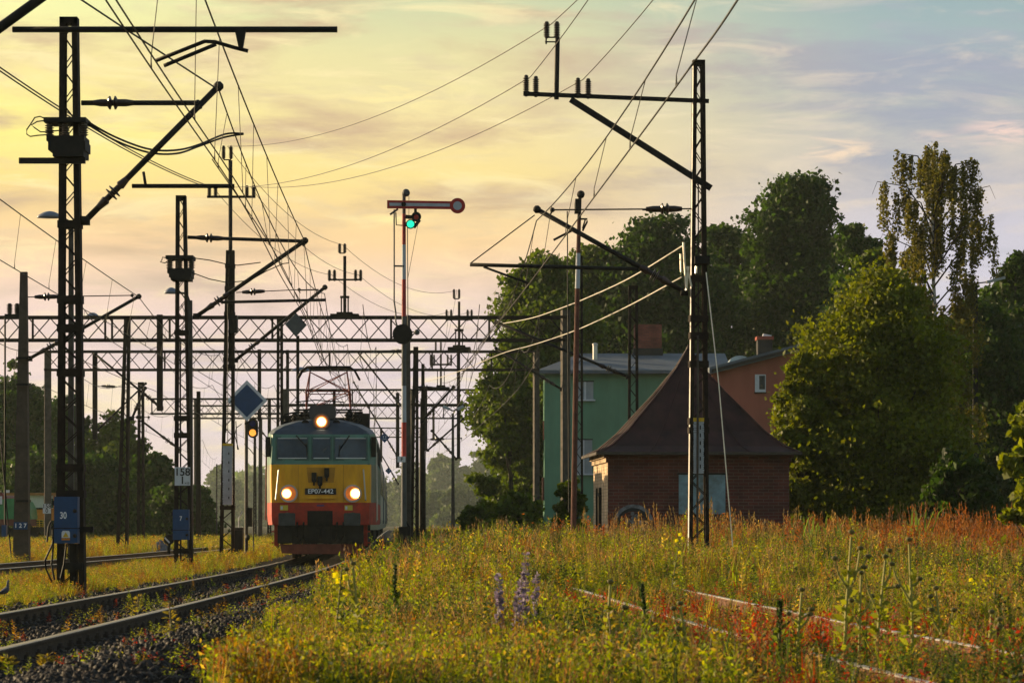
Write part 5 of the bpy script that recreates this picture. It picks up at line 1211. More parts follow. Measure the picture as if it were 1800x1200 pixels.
# ------------------------------------------------------------------ trees
def rot_quads(cent, size, rg, up=0.0, lng=1.5, curl=0.0):
    """rhombic leaves with a fold, random orientation"""
    n = len(cent)
    d1 = rg.normal(size=(n, 3)); d1[:, 2] -= up; d1 /= np.linalg.norm(d1, axis=1, keepdims=True)
    d2 = np.cross(d1, rg.normal(size=(n, 3))); d2 /= np.linalg.norm(d2, axis=1, keepdims=True)
    nn = np.cross(d1, d2)
    s = (size*rg.uniform(0.6, 1.35, n))[:, None]
    a = cent-d1*s*lng/2; b = cent+d2*s*0.5+nn*s*0.12; c = cent+d1*s*lng/2; e = cent-d2*s*0.5+nn*s*0.12
    V = np.stack([a, b, c, e], 1).reshape(-1, 3); Fq = np.arange(4*n).reshape(n, 4)
    return V, Fq
LEAF = leafmat('leaf', 0.45)
BARK = mat('brown_bark', (0.045, 0.034, 0.024), 0.95, 0, 0.4, 5, 0.5); BIRCHB = mat('birch_bark', (0.35, 0.33, 0.30), 0.85, 0, 0.6, 4, 0.3, (0.06, 0.05, 0.045))
def leaf_cols(n, base, var, rg, warm=0.35):
    b = np.array(base)[None]*rg.uniform(1-var, 1+var, (n, 1))
    w = rg.random((n, 1))*warm
    return b*(1-w)+np.array([base[0]*1.9, base[1]*1.25, base[2]*0.6])[None]*w
def tree(name, label, cx, top, wpx, d, nleaf, size, col, base_frac=0.08, seed=1, shape='round', zb=None, cat='tree', group=None, lobes=26, bark=BARK, open_=0.55):
    rg = np.random.default_rng(seed)
    X = PX(cx, d); z0 = ground_z(X, d)-0.15 if zb is None else zb; h = PZ(top, d)-z0; w = wpx*d/F
    root = empty(name, (X, d, z0), label, cat, group)
    def rad(t):
        if shape == 'round': return math.sin(PI*min(1, max(0.02, t*0.86+0.12)))**0.6
        if shape == 'tall': return (math.sin(PI*min(1, max(0.02, 0.1+t*0.88)))**0.75)
        if shape == 'dome': return math.sqrt(max(0.02, 1-t**2.2))
        return 1-t*0.7
    cz0 = h*base_frac
    L_ = []
    for i in range(lobes):
        t = (i+0.5)/lobes; t = min(0.97, max(0.02, t+rg.uniform(-0.04, 0.04)))
        a = i*2.399+rg.uniform(-0.4, 0.4); rr_ = w/2*rad(t)
        lr = w*rg.uniform(0.13, 0.24)*(0.75 if t > 0.8 else 1)
        q = max(0.0, rr_-lr*0.75)*rg.uniform(0.55, 1.0)
        L_.append((np.array([q*math.cos(a), q*math.sin(a), cz0+(h-cz0)*t-lr*0.45*(t > 0.8)]), lr))
    # limbs
    mb = MB(); th = h*0.62; tr = max(0.10, w*0.032)
    mb.tube([(0, 0, 0), (0.02*w, 0, th*0.3), (-0.02*w, 0.01*w, th*0.65), (0, 0, th)], [tr*1.25, tr, tr*0.75, tr*0.4], 8)
    mb.build('trunk', bark, root, True)
    mb = MB()
    for c, lr in L_:
        zs = max(0.1*h, min(th*0.95, c[2]*0.6)); mid = (c*0.5+np.array([0, 0, zs])*0.5); mid[2] -= 0.03*h
        mb.tube([(0, 0, zs), tuple(mid), tuple(c)], [tr*0.42, tr*0.28, tr*0.08], 5)
    mb.build('limb', bark, root, True)
    vol = np.array([l[1]**2 for l in L_]); vol = vol/vol.sum()
    K = max(60, int(nleaf/55)); li = rg.choice(len(L_), K, p=vol)
    dirs = rg.normal(size=(K, 3)); dirs /= np.linalg.norm(dirs, axis=1, keepdims=True)
    lc = np.array([l[0] for l in L_])[li]; lrad = np.array([l[1] for l in L_])[li]
    cc = lc+dirs*(lrad*rg.uniform(open_, 1.08, K))[:, None]*np.array([1.05, 1.05, 0.85])
    tone = rg.uniform(0.72, 1.25, K)
    ci = rg.integers(0, K, nleaf)
    sg_ = (lrad[ci]*0.20)[:, None]*np.array([1.15, 1.15, 0.75])
    cent = cc[ci]+rg.normal(size=(nleaf, 3))*sg_
    cent[:, 2] = np.maximum(cent[:, 2], 0.05)
    V, Fq = rot_quads(cent, size, rg, 0.35, 1.45)
    big_mesh('crown', V, Fq, leaf_cols(nleaf, col, 0.3, rg)*tone[ci][:, None], LEAF, root)
    return root
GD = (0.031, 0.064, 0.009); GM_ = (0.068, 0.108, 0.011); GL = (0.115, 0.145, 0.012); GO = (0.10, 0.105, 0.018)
tree('maple_tree', 'large leafy tree rising left of the green house roof', 950, 442, 235, 182, 62000, 0.21, GM_, 0.02, 21, 'round', lobes=30)
tree('maple_tree', 'side tree leaning toward the tracks below the large leafy tree', 898, 590, 135, 176, 26000, 0.20, GM_, 0.02, 22, 'dome', lobes=16)
tree('lime_tree', 'broad dark tree behind the tall right mast', 1160, 374, 340, 205, 80000, 0.24, GD, 0.03, 23, 'dome', lobes=40)
tree('lime_tree', 'tallest broad dark tree between the mast and the birch', 1400, 306, 300, 208, 90000, 0.24, GD, 0.03, 24, 'dome', lobes=44)
tree('lime_tree', 'dark tree filling the gap between the two broad trees', 1280, 382, 220, 215, 46000, 0.25, GD, 0.05, 25, 'dome', lobes=26)
tree('lime_tree', 'dark crown behind the green house roof ridge', 1045, 428, 230, 206, 50000, 0.24, GM_, 0.04, 26, 'dome', lobes=26)
tree('maple_tree', 'mid green tree between the tall dark tree and the birch', 1535, 440, 180, 150, 34000, 0.18, GM_, 0.03, 27, 'round', lobes=20)
tree('lime_tree', 'dark tree shoulder between the tallest tree and the birch', 1510, 380, 190, 195, 46000, 0.22, GD, 0.04, 38, 'dome', lobes=26)
tree('oak_tree', 'dark tree crown at the far right edge', 1790, 425, 230, 150, 44000, 0.18, GD, 0.03, 28, 'round', lobes=22)
tree('oak_tree', 'dark green undergrowth tree below the weeping birch', 1715, 520, 270, 135, 54000, 0.16, GD, 0.02, 29, 'dome', lobes=24)
tree('oak_tree', 'dim tree wall behind the sunlit bush', 1610, 515, 240, 145, 44000, 0.17, GD, 0.02, 30, 'dome', lobes=24)
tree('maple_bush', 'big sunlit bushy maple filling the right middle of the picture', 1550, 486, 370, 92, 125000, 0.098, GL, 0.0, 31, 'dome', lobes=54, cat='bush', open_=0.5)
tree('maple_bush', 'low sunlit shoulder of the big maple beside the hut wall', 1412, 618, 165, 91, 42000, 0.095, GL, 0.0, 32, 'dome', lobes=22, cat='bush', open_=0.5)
tree('young_maple', 'bright near foliage cut by the right edge', 1815, 672, 130, 60, 5200, 0.13, (0.15, 0.19, 0.02), 0.0, 33, 'dome', lobes=18, cat='bush', open_=0.5)
tree('low_bush', 'dark low brush under the bright near foliage', 1690, 800, 170, 80, 12000, 0.12, GD, 0.0, 34, 'dome', lobes=18, cat='bush')
tree('low_bush', 'small leafy bush left of the hut wall', 1000, 836, 80, 96, 6500, 0.13, GM_, 0.0, 35, 'dome', lobes=16, cat='bush')
tree('low_bush', 'round bush below the side tree, left of the hut', 905, 868, 120, 122, 9000, 0.16, GM_, 0.0, 36, 'dome', lobes=18, cat='bush')
tree('low_bush', 'hazy low bush in front of the misty trees', 838, 886, 80, 150, 5000, 0.20, GM_, 0.0, 37, 'dome', lobes=12, cat='bush')
for i, (cx, top, w, d, lab) in enumerate(((20, 640, 150, 215, 'tallest tree at the left edge behind the concrete pole'), (112, 700, 110, 220, 'tree behind the tall mast, second from the left edge'), (205, 735, 130, 210, 'rounded tree around the slender tapering mast'),
        (268, 795, 100, 205, 'lower tree right of the slender mast'), (325, 852, 110, 200, 'low tree behind the kilometre board mast'), (-45, 700, 120, 200, 'tree mostly beyond the left edge'), (160, 800, 150, 195, 'bushy lower tree in front of the left trees'), (60, 810, 160, 190, 'bushy dark tree behind the rail vehicles'))):
    tree('ash_tree', lab, cx, top-4, w*1.35, d, 28000, 0.23, GD if i != 2 else GM_, 0.0, 50+i, 'dome', lobes=22, group='trees along the left side')
for i, (cx, top, w, d, lab) in enumerate(((785, 800, 120, 1419, 'misty tree right of the signal post'), (850, 792, 100, 1452, 'misty tree touching the big leafy tree'), (730, 815, 100, 1485, 'misty tree behind the crowd of poles'), (392, 812, 80, 1386, 'misty tree left of the light signal'),
        (455, 838, 110, 1419, 'misty tree behind the light signal'), (640, 830, 140, 1518, 'misty tree hidden mostly by the train'), (815, 850, 90, 1023, 'nearer misty tree in front of the misty row'), (765, 865, 80, 1056, 'small misty tree behind the lamp pole'), (540, 840, 130, 1485, 'misty tree behind the locomotive roof'))):
    tree('misty_tree', lab, cx, top, w, d, 9000, 1.35, (0.055, 0.085, 0.02), 0.0, 70+i, 'dome', zb=-0.5, lobes=20, group='misty trees down the line')
rg = np.random.default_rng(5); n = 26000          # the far wood that closes the view
x = rg.uniform(-580, 590, n); prof_ = 22+8*np.sin(x*0.035)+5*np.sin(x*0.12+1)
cent = np.stack([x, 1900+rg.uniform(-30, 30, n), rg.random(n)**0.8*prof_-0.5], 1)
V, Fq = rot_quads(cent, 4.2, rg); tag(big_mesh('far_treeline', V, Fq, leaf_cols(n, GM_, 0.3, rg), LEAF), 'far misty wood closing the view along the horizon', 'wood', kind='stuff')

def birch(cx, top, wpx, d, seed=9):
    rg = np.random.default_rng(seed); X = PX(cx, d); z0 = ground_z(X, d)-0.1; h = PZ(top, d)-z0; w = wpx*d/F
    root = empty('birch_tree', (X, d, z0), 'tall airy weeping birch with hanging twigs against the sky', 'tree')
    mb = MB(); mb.tube([(0, 0, 0), (0.1, 0, h*0.35), (-0.1, 0.1, h*0.7), (-0.15, 0, h*0.98)], [0.2, 0.14, 0.06, 0.012], 8); mb.build('trunk', BIRCHB, root, True)
    mb = MB(); pts = []; tw = MB()
    for i in range(38):
        t = 0.30+0.68*(i/37); zs = h*t; a = i*2.4+rg.uniform(-.5, .5)
        ln = w*0.78*(1-0.42*max(0, (t-0.6)/0.4))*rg.uniform(0.35, 1.05)
        e = np.array([ln*math.cos(a), ln*0.7*math.sin(a), min(h*0.99, zs+ln*rg.uniform(0.25, 0.6))]); m_ = np.array([e[0]*0.5, e[1]*0.5, zs+(e[2]-zs)*0.75])
        tip = e+np.array([0.25*math.cos(a), 0.1, -0.5])
        mb.tube([(-0.1, 0, zs*0.94), tuple(m_), tuple(e), tuple(tip)], [0.038, 0.026, 0.013, 0.006], 5)
        for k in range(9):
            u = rg.uniform(0.12, 1.0)**0.55; s0 = np.array([-0.1, 0, zs*0.94])*(1-u)**2+2*u*(1-u)*m_+u*u*e; dl = rg.uniform(0.5, 1.9)
            s0 = s0+rg.normal(size=3)*0.12
            tw.tube([tuple(s0), tuple(s0+np.array([rg.uniform(-.12, .12), rg.uniform(-.1, .1), -dl]))], 0.008, 3)
            nl = int(dl*110); tt = rg.random(nl)
            pts.append(s0[None]+np.stack([rg.normal(size=nl)*(0.05+0.06*tt), rg.normal(size=nl)*0.08, -dl*tt], 1))
    mb.build('limb', BARK, root, True); tw.build('hanging_twig', BARK, root)
    cent = np.concatenate(pts); V, Fq = rot_quads(cent, 0.085, rg, 0.8, 1.4)
    big_mesh('crown', V, Fq, leaf_cols(len(cent), (0.100, 0.105, 0.016), 0.35, rg, 0.5), LEAF, root)
birch(1645, 255, 215, 126)

# ------------------------------------------------------------------ meadow
def proto(kind, rg):
    """one small plant as leaf quads: (verts, quad colours)"""
    V = []; Cc = []
    def quad(c, d1, d2, s, l, col):
        V.append([c-d1*l/2, c+d2*s/2, c+d1*l/2, c-d2*s/2]); Cc.append(col)
    def unit(v): return v/np.linalg.norm(v)
    if kind == 'grass':
        for i in range(9):
            a = rg.uniform(0, 6.28); le = rg.uniform(0.6, 1.0); bx = np.array([rg.normal()*0.05, rg.normal()*0.05, 0]); dr = np.array([math.cos(a), math.sin(a), 0]); sd_ = np.array([-dr[1], dr[0], 0])
            p1 = bx+dr*le*0.10+np.array([0, 0, le*0.55]); p2 = bx+dr*le*rg.uniform(0.2, 0.5)+np.array([0, 0, le])
            V.append([bx-sd_*0.012, bx+sd_*0.012, p1+sd_*0.011, p1-sd_*0.011]); Cc.append(0); V.append([p1-sd_*0.011, p1+sd_*0.011, p2+sd_*0.001, p2-sd_*0.001]); Cc.append(0)
    elif kind == 'leafy':
        n = 30; ln = rg.normal()*0.12
        V.append([np.array([-.008, 0, 0]), np.array([.008, 0, 0]), np.array([.006+ln, 0, 1.0]), np.array([-.006+ln, 0, 1.0])]); Cc.append(1)
        for i in range(n):
            t = 0.12+0.88*i/n; a = i*2.4; dr = unit(np.array([math.cos(a), math.sin(a), rg.uniform(0.1, 0.9)])); sd_ = unit(np.cross(dr, rg.normal(size=3))); l = 0.19*(1-0.6*t)*rg.uniform(0.7, 1.2)
            quad(np.array([ln*t, 0, t])+dr*l*0.55, dr, sd_, l*0.42, l, 0)
    elif kind == 'seed':
        for s_ in range(3):
            a = rg.uniform(0, 6.28); ln = np.array([math.cos(a), math.sin(a), 0])*rg.uniform(0.05, 0.22); hh = rg.uniform(0.75, 1.0); b = rg.normal(size=3)*0.05; b[2] = 0
            V.append([b+np.array([-.005, 0, 0]), b+np.array([.005, 0, 0]), b+ln+np.array([.004, 0, hh]), b+ln+np.array([-.004, 0, hh])]); Cc.append(2)
            for i in range(9):
                t = 0.72+0.3*i/9; q = rg.normal(size=3); quad(b+ln*t+np.array([0, 0, hh*t])+rg.normal(size=3)*0.014, unit(np.array([q[0]*0.5, q[1]*0.5, 1.2])), unit(np.cross(q, [0, 0, 1.0])), 0.026, 0.07, 3)
    elif kind == 'bushy':
        for i in range(44):
            a = rg.uniform(0, 6.28); r_ = rg.uniform(0, 0.34); z = rg.uniform(0.1, 1.0)*(1-0.6*r_); q = unit(rg.normal(size=3)); s_ = unit(np.cross(q, rg.normal(size=3))); quad(np.array([r_*math.cos(a), r_*math.sin(a), z]), q, s_, 0.045, 0.10, rg.choice([0, 0, 0, 1]))
    elif kind == 'flower':
        V.append([np.array([-.006, 0, 0]), np.array([.006, 0, 0]), np.array([.006, 0, 0.95]), np.array([-.006, 0, 0.95])]); Cc.append(1)
        for i in range(9):
            t = 0.1+0.7*i/9; a = i*2.4; dr = unit(np.array([math.cos(a), math.sin(a), 0.5])); quad(np.array([0, 0, t])+dr*0.08, dr, unit(np.cross(dr, rg.normal(size=3))), 0.05, 0.16, 0)
        for i in range(6):
            a = i*1.05; dr = unit(np.array([math.cos(a), math.sin(a), 0.5])); quad(np.array([0, 0, 0.97])+dr*0.035, dr, unit(np.cross(dr, [0, 0, 1.0])), 0.05, 0.07, 4)
    return np.array(V), np.array(Cc)
PAL = {'green': [(0.20,0.235,0.020),(0.11,0.12,0.02),(0.20,0.17,0.05),(0.26,0.16,0.06),(0.75,0.22,0.02)],
       'olive': [(0.25,0.235,0.022),(0.13,0.11,0.02),(0.22,0.15,0.05),(0.30,0.15,0.05),(0.75,0.45,0.02)],
       'rust': [(0.24,0.140,0.022),(0.15,0.07,0.02),(0.26,0.13,0.04),(0.24,0.090,0.028),(0.80,0.15,0.03)],
       'straw': [(0.42,0.30,0.055),(0.2,0.14,0.04),(0.32,0.21,0.07),(0.38,0.23,0.08),(0.7,0.5,0.05)],
       'red': [(0.28,0.040,0.020),(0.2,0.04,0.02),(0.28,0.10,0.04),(0.36,0.06,0.03),(0.7,0.08,0.08)],
       'dark': [(0.045,0.070,0.014),(0.05,0.06,0.015),(0.10,0.09,0.03),(0.14,0.09,0.04),(0.6,0.2,0.05)]}
PN = list(PAL); PARR = np.array([PAL[k] for k in PN])
def meadow(name, label, pos, hts, pals, kinds, seed, wmul=1.0):
    rg = np.random.default_rng(seed); Vs = []; Cs = []
    KN = ['grass', 'leafy', 'seed', 'bushy', 'flower']
    for ki, kn in enumerate(KN):
        for var in range(3):
            pv, pc = proto(kn, rg)
            sel = np.where((kinds == ki) & (np.arange(len(kinds)) % 3 == var))[0]
            if not len(sel): continue
            a = rg.uniform(0, 6.28, len(sel)); c, s = np.cos(a), np.sin(a)
            h = hts[sel]; w = np.sqrt(h/0.4)*0.42*wmul
            lean = rg.normal(size=(len(sel), 2))*0.10
            q = pv[None]
            X = (q[..., 0]*c[:, None, None]-q[..., 1]*s[:, None, None])*w[:, None, None]+lean[:, 0, None, None]*q[..., 2]*h[:, None, None]
            Y = (q[..., 0]*s[:, None, None]+q[..., 1]*c[:, None, None])*w[:, None, None]+lean[:, 1, None, None]*q[..., 2]*h[:, None, None]
            Z = q[..., 2]*h[:, None, None]
            V = np.stack([X, Y, Z], -1)+pos[sel][:, None, None, :]
            col = PARR[pals[sel]][:, pc, :]*rg.uniform(0.65, 1.35, (len(sel), len(pc), 1))*rg.uniform(0.7, 1.25, (len(sel), 1, 1))
            Vs.append(V.reshape(-1, 3)); Cs.append(col.reshape(-1, 3))
    V = np.concatenate(Vs); Cc = np.concatenate(Cs)
    return tag(big_mesh(name, V, np.arange(len(V)).reshape(-1, 4), np.clip(Cc, 0, 0.9), leafmat('meadow_leaf', 0.5, 0.6)), label, 'meadow', kind='stuff')
def nz(x, y, s, ph): return 0.5+0.25*np.sin(x*s+ph)*np.cos(y*s*0.45+ph*2)+0.25*np.sin(x*s*2.3+y*s*0.8+ph*3)
GZ = np.vectorize(ground_z); WX = lambda y: np.interp(y, [5,18,24,30,38,45,56,90,140,300], [4.3,3.35,2.95,2.55,2.15,1.83,1.28,-0.4,-2.6,-9.0])
MX = lambda y: np.interp(y, _yy, _xx); SX = lambda y: np.interp(y, [20,60,75,100,130,200,400,640], [-12.6,-11.75,-11.5,-11.25,-11.6,-14.0,-22.0,-31.0])
rg = np.random.default_rng(77)
# right hand meadow
n = 62000; y = 18.5+64*(rg.random(n)**0.95); lo = np.interp(y, [18, 22, 44, 60, 90], [-1.65, -1.9, -2.6, -3.0, -3.15]); hi = 0.165*y+0.5
x = lo+(hi-lo)*rg.random(n)+rg.normal(size=n)*0.06
wd = x-WX(y); ar = np.abs(wd)
h = np.interp(y, [18, 24, 34, 46, 58, 70, 82], [0.34, 0.27, 0.24, 0.25, 0.29, 0.33, 0.33])*rg.uniform(0.45, 1.35, n)
h = np.where((ar < 1.9) & (y < 50), h*np.where(np.abs(ar-0.75) < 0.14, 0.45, 0.64), h)
h = h*(0.45+1.1*nz(x, y, 1.1, 0.3))
h = h*np.where(x < 0.4, 1.3, 1.08)*(1+1.0*(rg.random(n) < 0.06)*(y < 40)+0.4*(rg.random(n) < 0.15))
tallz = np.clip((y-56)/10, 0, 1)*np.clip((x-0.4)/2, 0, 1)
u = rg.random(n)
kinds = np.where(u < 0.34, 0, np.where(u < 0.60, 1, np.where(u < 0.76, 2, np.where(u < 0.965, 3, 4))))
p_r = nz(x, y, 0.9, 1.0)+0.55*np.clip((x-0.10*y)/3.0, 0, 1)*np.clip((y-44)/14, 0, 1); p_red = nz(x, y, 1.4, 4.0)
v_ = rg.random(n)
pals = np.where(v_ < 0.46, 0, np.where(v_ < 0.80, 1, np.where(v_ < 0.88, 3, 5)))
pals = np.where((nz(x, y, 0.7, 6.0) > 0.66) & (rg.random(n) < 0.55), 5, pals)
pals = np.where((rg.random(n) < np.clip((p_r-0.64)*2.0, 0, 0.8)), 2, pals)
pals = np.where((ar < 1.7) & (rg.random(n) < np.clip((p_red-0.36)*2.2, 0, 0.75)) & (y < 45), 4, pals)
pals = np.where((x < 1.0) & (y > 58) & (x > -2.6) & (rg.random(n) < 0.35), 5, pals)  # darker plants put in as the shadow zone near the signal
kinds = np.where((pals == 2) & (y > 48) & (rg.random(n) < 0.65), 2, kinds)
keep = ~((np.abs(ar-0.75) < 0.09) & (y < 48) & (rg.random(n) < 0.45)); keep &= ~((x > PX(1040, 84)-0.3) & (x < PX(1400, 84)+0.3) & (y > 83.5))
pos = np.stack([x, y, GZ(x, y)], 1)
h = np.where(kinds == 2, h*(1.1+0.45*tallz), h)
h = np.minimum(h, np.where(y < 40, np.where(x < -0.3, 0.46, 0.54), 2.0))
kinds = np.where((kinds == 4) & (h > 0.3) & (y < 40), 1, kinds)
meadow('meadow', 'wild meadow of grasses, sorrel and weeds over the disused yard', pos[keep], h[keep], pals[keep], kinds[keep], 101)
n = 3600; y = 20+44*(rg.random(n)**1.2); lo = np.interp(y, [18, 44, 64], [-1.3, -2.2, -2.6]); x = lo+(0.165*y+0.5-lo)*rg.random(n)
h = rg.uniform(0.30, 0.52, n)*np.where(y > 44, 1.25, 1.0); h = np.where((x-WX(y) < 1.1) & (x-WX(y) > -2.6) & (y < 47), h*0.5, h); u = rg.random(n); kinds = np.where(u < 0.42, 1, np.where(u < 0.88, 2, 0)); v_ = rg.random(n)
pals = np.where(v_ < 0.5, 0, np.where(v_ < 0.7, 1, np.where(v_ < 0.8, 5, np.where(v_ < 0.92, 3, 2))))
meadow('tall_weeds', 'taller single weeds and dead stalks standing out of the meadow', np.stack([x, y, GZ(x, y)], 1), h, pals, kinds, 106)
n = 2600; y = 22+57*(rg.random(n)**1.2); x = MX(y)+np.where(rg.random(n) < 0.78, 2.9-1.7*rg.random(n)**1.7, np.where(rg.random(n) < 0.4, rg.uniform(-0.6, 0.6, n), rg.uniform(-2.6, -1.1, n)))
h = rg.uniform(0.06, 0.24, n); kinds = np.where(rg.random(n) < 0.6, 3, 1); v_ = rg.random(n); pals = np.where(v_ < 0.45, 0, np.where(v_ < 0.7, 1, np.where(v_ < 0.85, 4, 2)))
meadow('ballast_weeds', 'scattered small weeds creeping over the ballast stones', np.stack([x, y, np.full(n, -0.17)], 1), h, pals, kinds, 107)
# strip between main and side track, and beyond
n = 26000; y = 34+98*(rg.random(n)**0.9); lo = -0.165*y-0.6; hi = MX(y)-np.interp(y, [34, 60, 90], [2.35, 2.05, 2.0])
x = lo+(hi-lo)*rg.random(n)+rg.normal(size=n)*0.15
sd_ = np.abs(x-SX(y)); h = np.interp(y, [34, 60, 90, 130], [0.20, 0.22, 0.34, 0.5])*rg.uniform(0.5, 1.4, n); h = np.where(sd_ < 1.3, h*0.12, np.where((x-SX(y) > 0) & (x-SX(y) < 3.4), h*0.55, h))
u = rg.random(n); kinds = np.where(u < 0.35, 0, np.where(u < 0.6, 1, np.where(u < 0.72, 2, np.where(u < 0.96, 3, 4)))); v_ = rg.random(n)
pals = np.where(v_ < 0.42, 0, np.where(v_ < 0.76, 1, np.where(v_ < 0.92, 3, 2))); pals = np.where((nz(x, y, 0.8, 2.2) > 0.55) & (rg.random(n) < 0.6), 2, pals)
meadow('grass_strip', 'golden weedy grass between the main track and the side track', np.stack([x, y, GZ(x, y)], 1), h, pals, kinds, 102)
# farther ground cover, right of the train and far left
n = 15000; y = 84+150*(rg.random(n)**1.3); x = MX(y)+2.0+(14+0.05*y)*rg.random(n)
h = np.interp(y, [84, 120, 230], [0.45, 0.6, 0.9])*rg.uniform(0.4, 1.3, n); u = rg.random(n); kinds = np.where(u < 0.5, 0, np.where(u < 0.7, 2, 3)); v_ = rg.random(n)
pals = np.where(v_ < 0.35, 5, np.where(v_ < 0.7, 0, 3)); keep = ~((x > PX(1040, 84)-0.4) & (x < PX(1400, 84)+0.6) & (y < 91))
meadow('tall_grass', 'tall dark and straw coloured grass beyond the signal post', np.stack([x, y, GZ(x, y)], 1)[keep], h[keep], pals[keep], kinds[keep], 103, 1.6)
n = 9000; y = 128+90*rg.random(n); x = SX(y)+2-40*rg.random(n); h = rg.uniform(0.25, 0.65, n); kinds = np.where(rg.random(n) < 0.5, 0, 3); pals = np.where(rg.random(n) < 0.5, 0, 3)
meadow('tall_grass', 'pale tall grass in front of the left trees', np.stack([x, y, GZ(x, y)], 1), h, pals, kinds, 104, 2.0)

# plants one can tell apart
def weed(name, label, px, ytop, d, kind, seed, group=None, zoff=0.0):
    rg = np.random.default_rng(seed); X = PX(px, d); z0 = ground_z(X, d)+zoff; h = max(0.15, PZ(ytop, d)-z0)
    if name in ('ballast_weed',): z0 = -0.2; h = PZ(ytop, d)-z0
    root = empty(name, (X, d, z0), label, 'wild plant', group)
    L1 = []; C1 = []; fl = []; mb = MB(); ln = rg.uniform(-0.16, 0.16)*h
    def leaf(c, dr, l, w, col):
        dr = dr/np.linalg.norm(dr); sd_ = np.cross(dr, rg.normal(size=3)); sd_ /= np.linalg.norm(sd_)
        L1.append([c, c+dr*l*0.5+sd_*w/2, c+dr*l, c+dr*l*0.5-sd_*w/2]); C1.append(np.array(col)*rg.uniform(0.7, 1.3))
    if kind == 'bud':                     # branching stem with round seed heads
        mb.tube([(0, 0, 0), (ln*0.4, 0, h*0.5), (ln, 0, h*0.97)], [0.013, 0.011, 0.009], 6)
        heads = [(ln, h)]
        for k in range(rg.integers(2, 4)):
            t = rg.uniform(0.45, 0.75); s_ = rg.choice([-1, 1]); e = (ln*t+s_*h*rg.uniform(0.06, 0.16), h*rg.uniform(0.72, 0.95))
            mb.tube([(ln*t, 0, h*t), (ln*t+(e[0]-ln*t)*0.7, 0.01, h*t+(e[1]-h*t)*0.5), (e[0], 0.02, e[1])], [0.010, 0.009, 0.007], 5); heads.append(e)
        mh = MB()
        for e in heads: mh.lathe((e[0], 0.01, e[1]-0.014), (e[0]+0.004, 0.01, e[1]+0.018), [(0, 0.009), (0.25, 0.021), (0.6, 0.026), (0.85, 0.02), (1, 0.006)], 9)
        mh.build('seed_head', mat('olive_seed_head', (0.13, 0.11, 0.03), 0.8, 0, 0.35, 40), root, True)
        for i in range(60): t = rg.uniform(0.03, 0.8); a = i*2.4; leaf(np.array([ln*t, 0, h*t]), np.array([math.cos(a), math.sin(a), rg.uniform(0.1, 0.8)]), h*0.16*(1.1-t), h*0.045, (0.24, 0.25, 0.03))
        sm_ = (0.30, 0.27, 0.05)
    elif kind == 'spike':                 # violet flower spikes
        for k in range(3):
            bx = (k-1)*0.05+rg.normal()*0.02; hh = h*(1-0.18*abs(k-1)); lx_ = rg.normal()*0.04
            mb.tube([(bx, k*0.03, 0), (bx+lx_, k*0.03, hh)], [0.006, 0.003], 5)
            for i in range(90):
                t = rg.uniform(0.30, 1.0); a = rg.uniform(0, 6.28); c = np.array([bx+lx_*t, k*0.03, hh*t])
                dr = np.array([math.cos(a), math.sin(a), 0.4]); l = 0.042; sd_ = np.cross(dr, rg.normal(size=3)); sd_ /= np.linalg.norm(sd_); fl.append([c, c+dr*l*0.5+sd_*0.017, c+dr*l, c+dr*l*0.5-sd_*0.017])
            for i in range(18): t = rg.uniform(0.05, 0.5); a = i*2.4; leaf(np.array([bx+lx_*t, k*0.03, hh*t]), np.array([math.cos(a), math.sin(a), 0.5]), 0.09, 0.025, (0.12, 0.13, 0.03))
        fm = leafmat('violet_petal', 0.35); V = np.array(fl).reshape(-1, 3); big_mesh('flower_spike', V, np.arange(len(V)).reshape(-1, 4), np.array([[0.25, 0.20, 0.28]])*rg.uniform(0.6, 1.3, (len(fl), 1)), fm, root); sm_ = (0.12, 0.10, 0.05)
    elif kind == 'primrose':              # leafy stem with yellow cups
        mb.tube([(0, 0, 0), (ln, 0, h)], [0.009, 0.005], 6)
        for i in range(60): t = 0.04+0.94*i/60; a = i*2.4; leaf(np.array([ln*t, 0, h*t]), np.array([math.cos(a), math.sin(a), rg.uniform(0.2, 1.0)]), 0.12*(1.15-t), 0.035, (0.16, 0.17, 0.02))
        for k in range(4):
            t = rg.uniform(0.55, 0.97); a = rg.uniform(0, 6.28); c0_ = np.array([ln*t+0.05*math.cos(a), 0.05*math.sin(a)-0.02, h*t])
            for j in range(5):
                g = j*1.257; dr = np.array([math.cos(g), -0.35, math.sin(g)]); sd_ = np.array([-math.sin(g), 0, math.cos(g)]); fl.append([c0_, c0_+dr*0.018+sd_*0.014, c0_+dr*0.032, c0_+dr*0.018-sd_*0.014])
        V = np.array(fl).reshape(-1, 3); big_mesh('yellow_flower', V, np.arange(len(V)).reshape(-1, 4), np.array([[0.80, 0.68, 0.03]])*np.ones((len(fl), 1)), leafmat('yellow_petal', 0.4), root); sm_ = (0.14, 0.12, 0.03)
    elif kind == 'thistle':               # stout spiky leaves up the stem
        mb.tube([(0, 0, 0), (ln, 0, h)], [0.012, 0.005], 6)
        for i in range(95):
            t = rg.uniform(0.02, 1.0); a = i*2.4; w = 0.30*h*(1.05-t)+0.03; leaf(np.array([ln*t, 0, h*t])+np.array([math.cos(a), math.sin(a), 0])*w*rg.uniform(0, 0.6), np.array([math.cos(a), math.sin(a), rg.uniform(-0.2, 0.9)]), 0.045+0.03*rg.random(), 0.022, (0.24, 0.18, 0.03) if rg.random() < 0.6 else (0.17, 0.15, 0.03))
        sm_ = (0.16, 0.12, 0.04)
    elif kind == 'mullein':               # dark dense spike
        mb.tube([(0, 0, 0), (ln, 0, h)], [0.012, 0.010], 6)
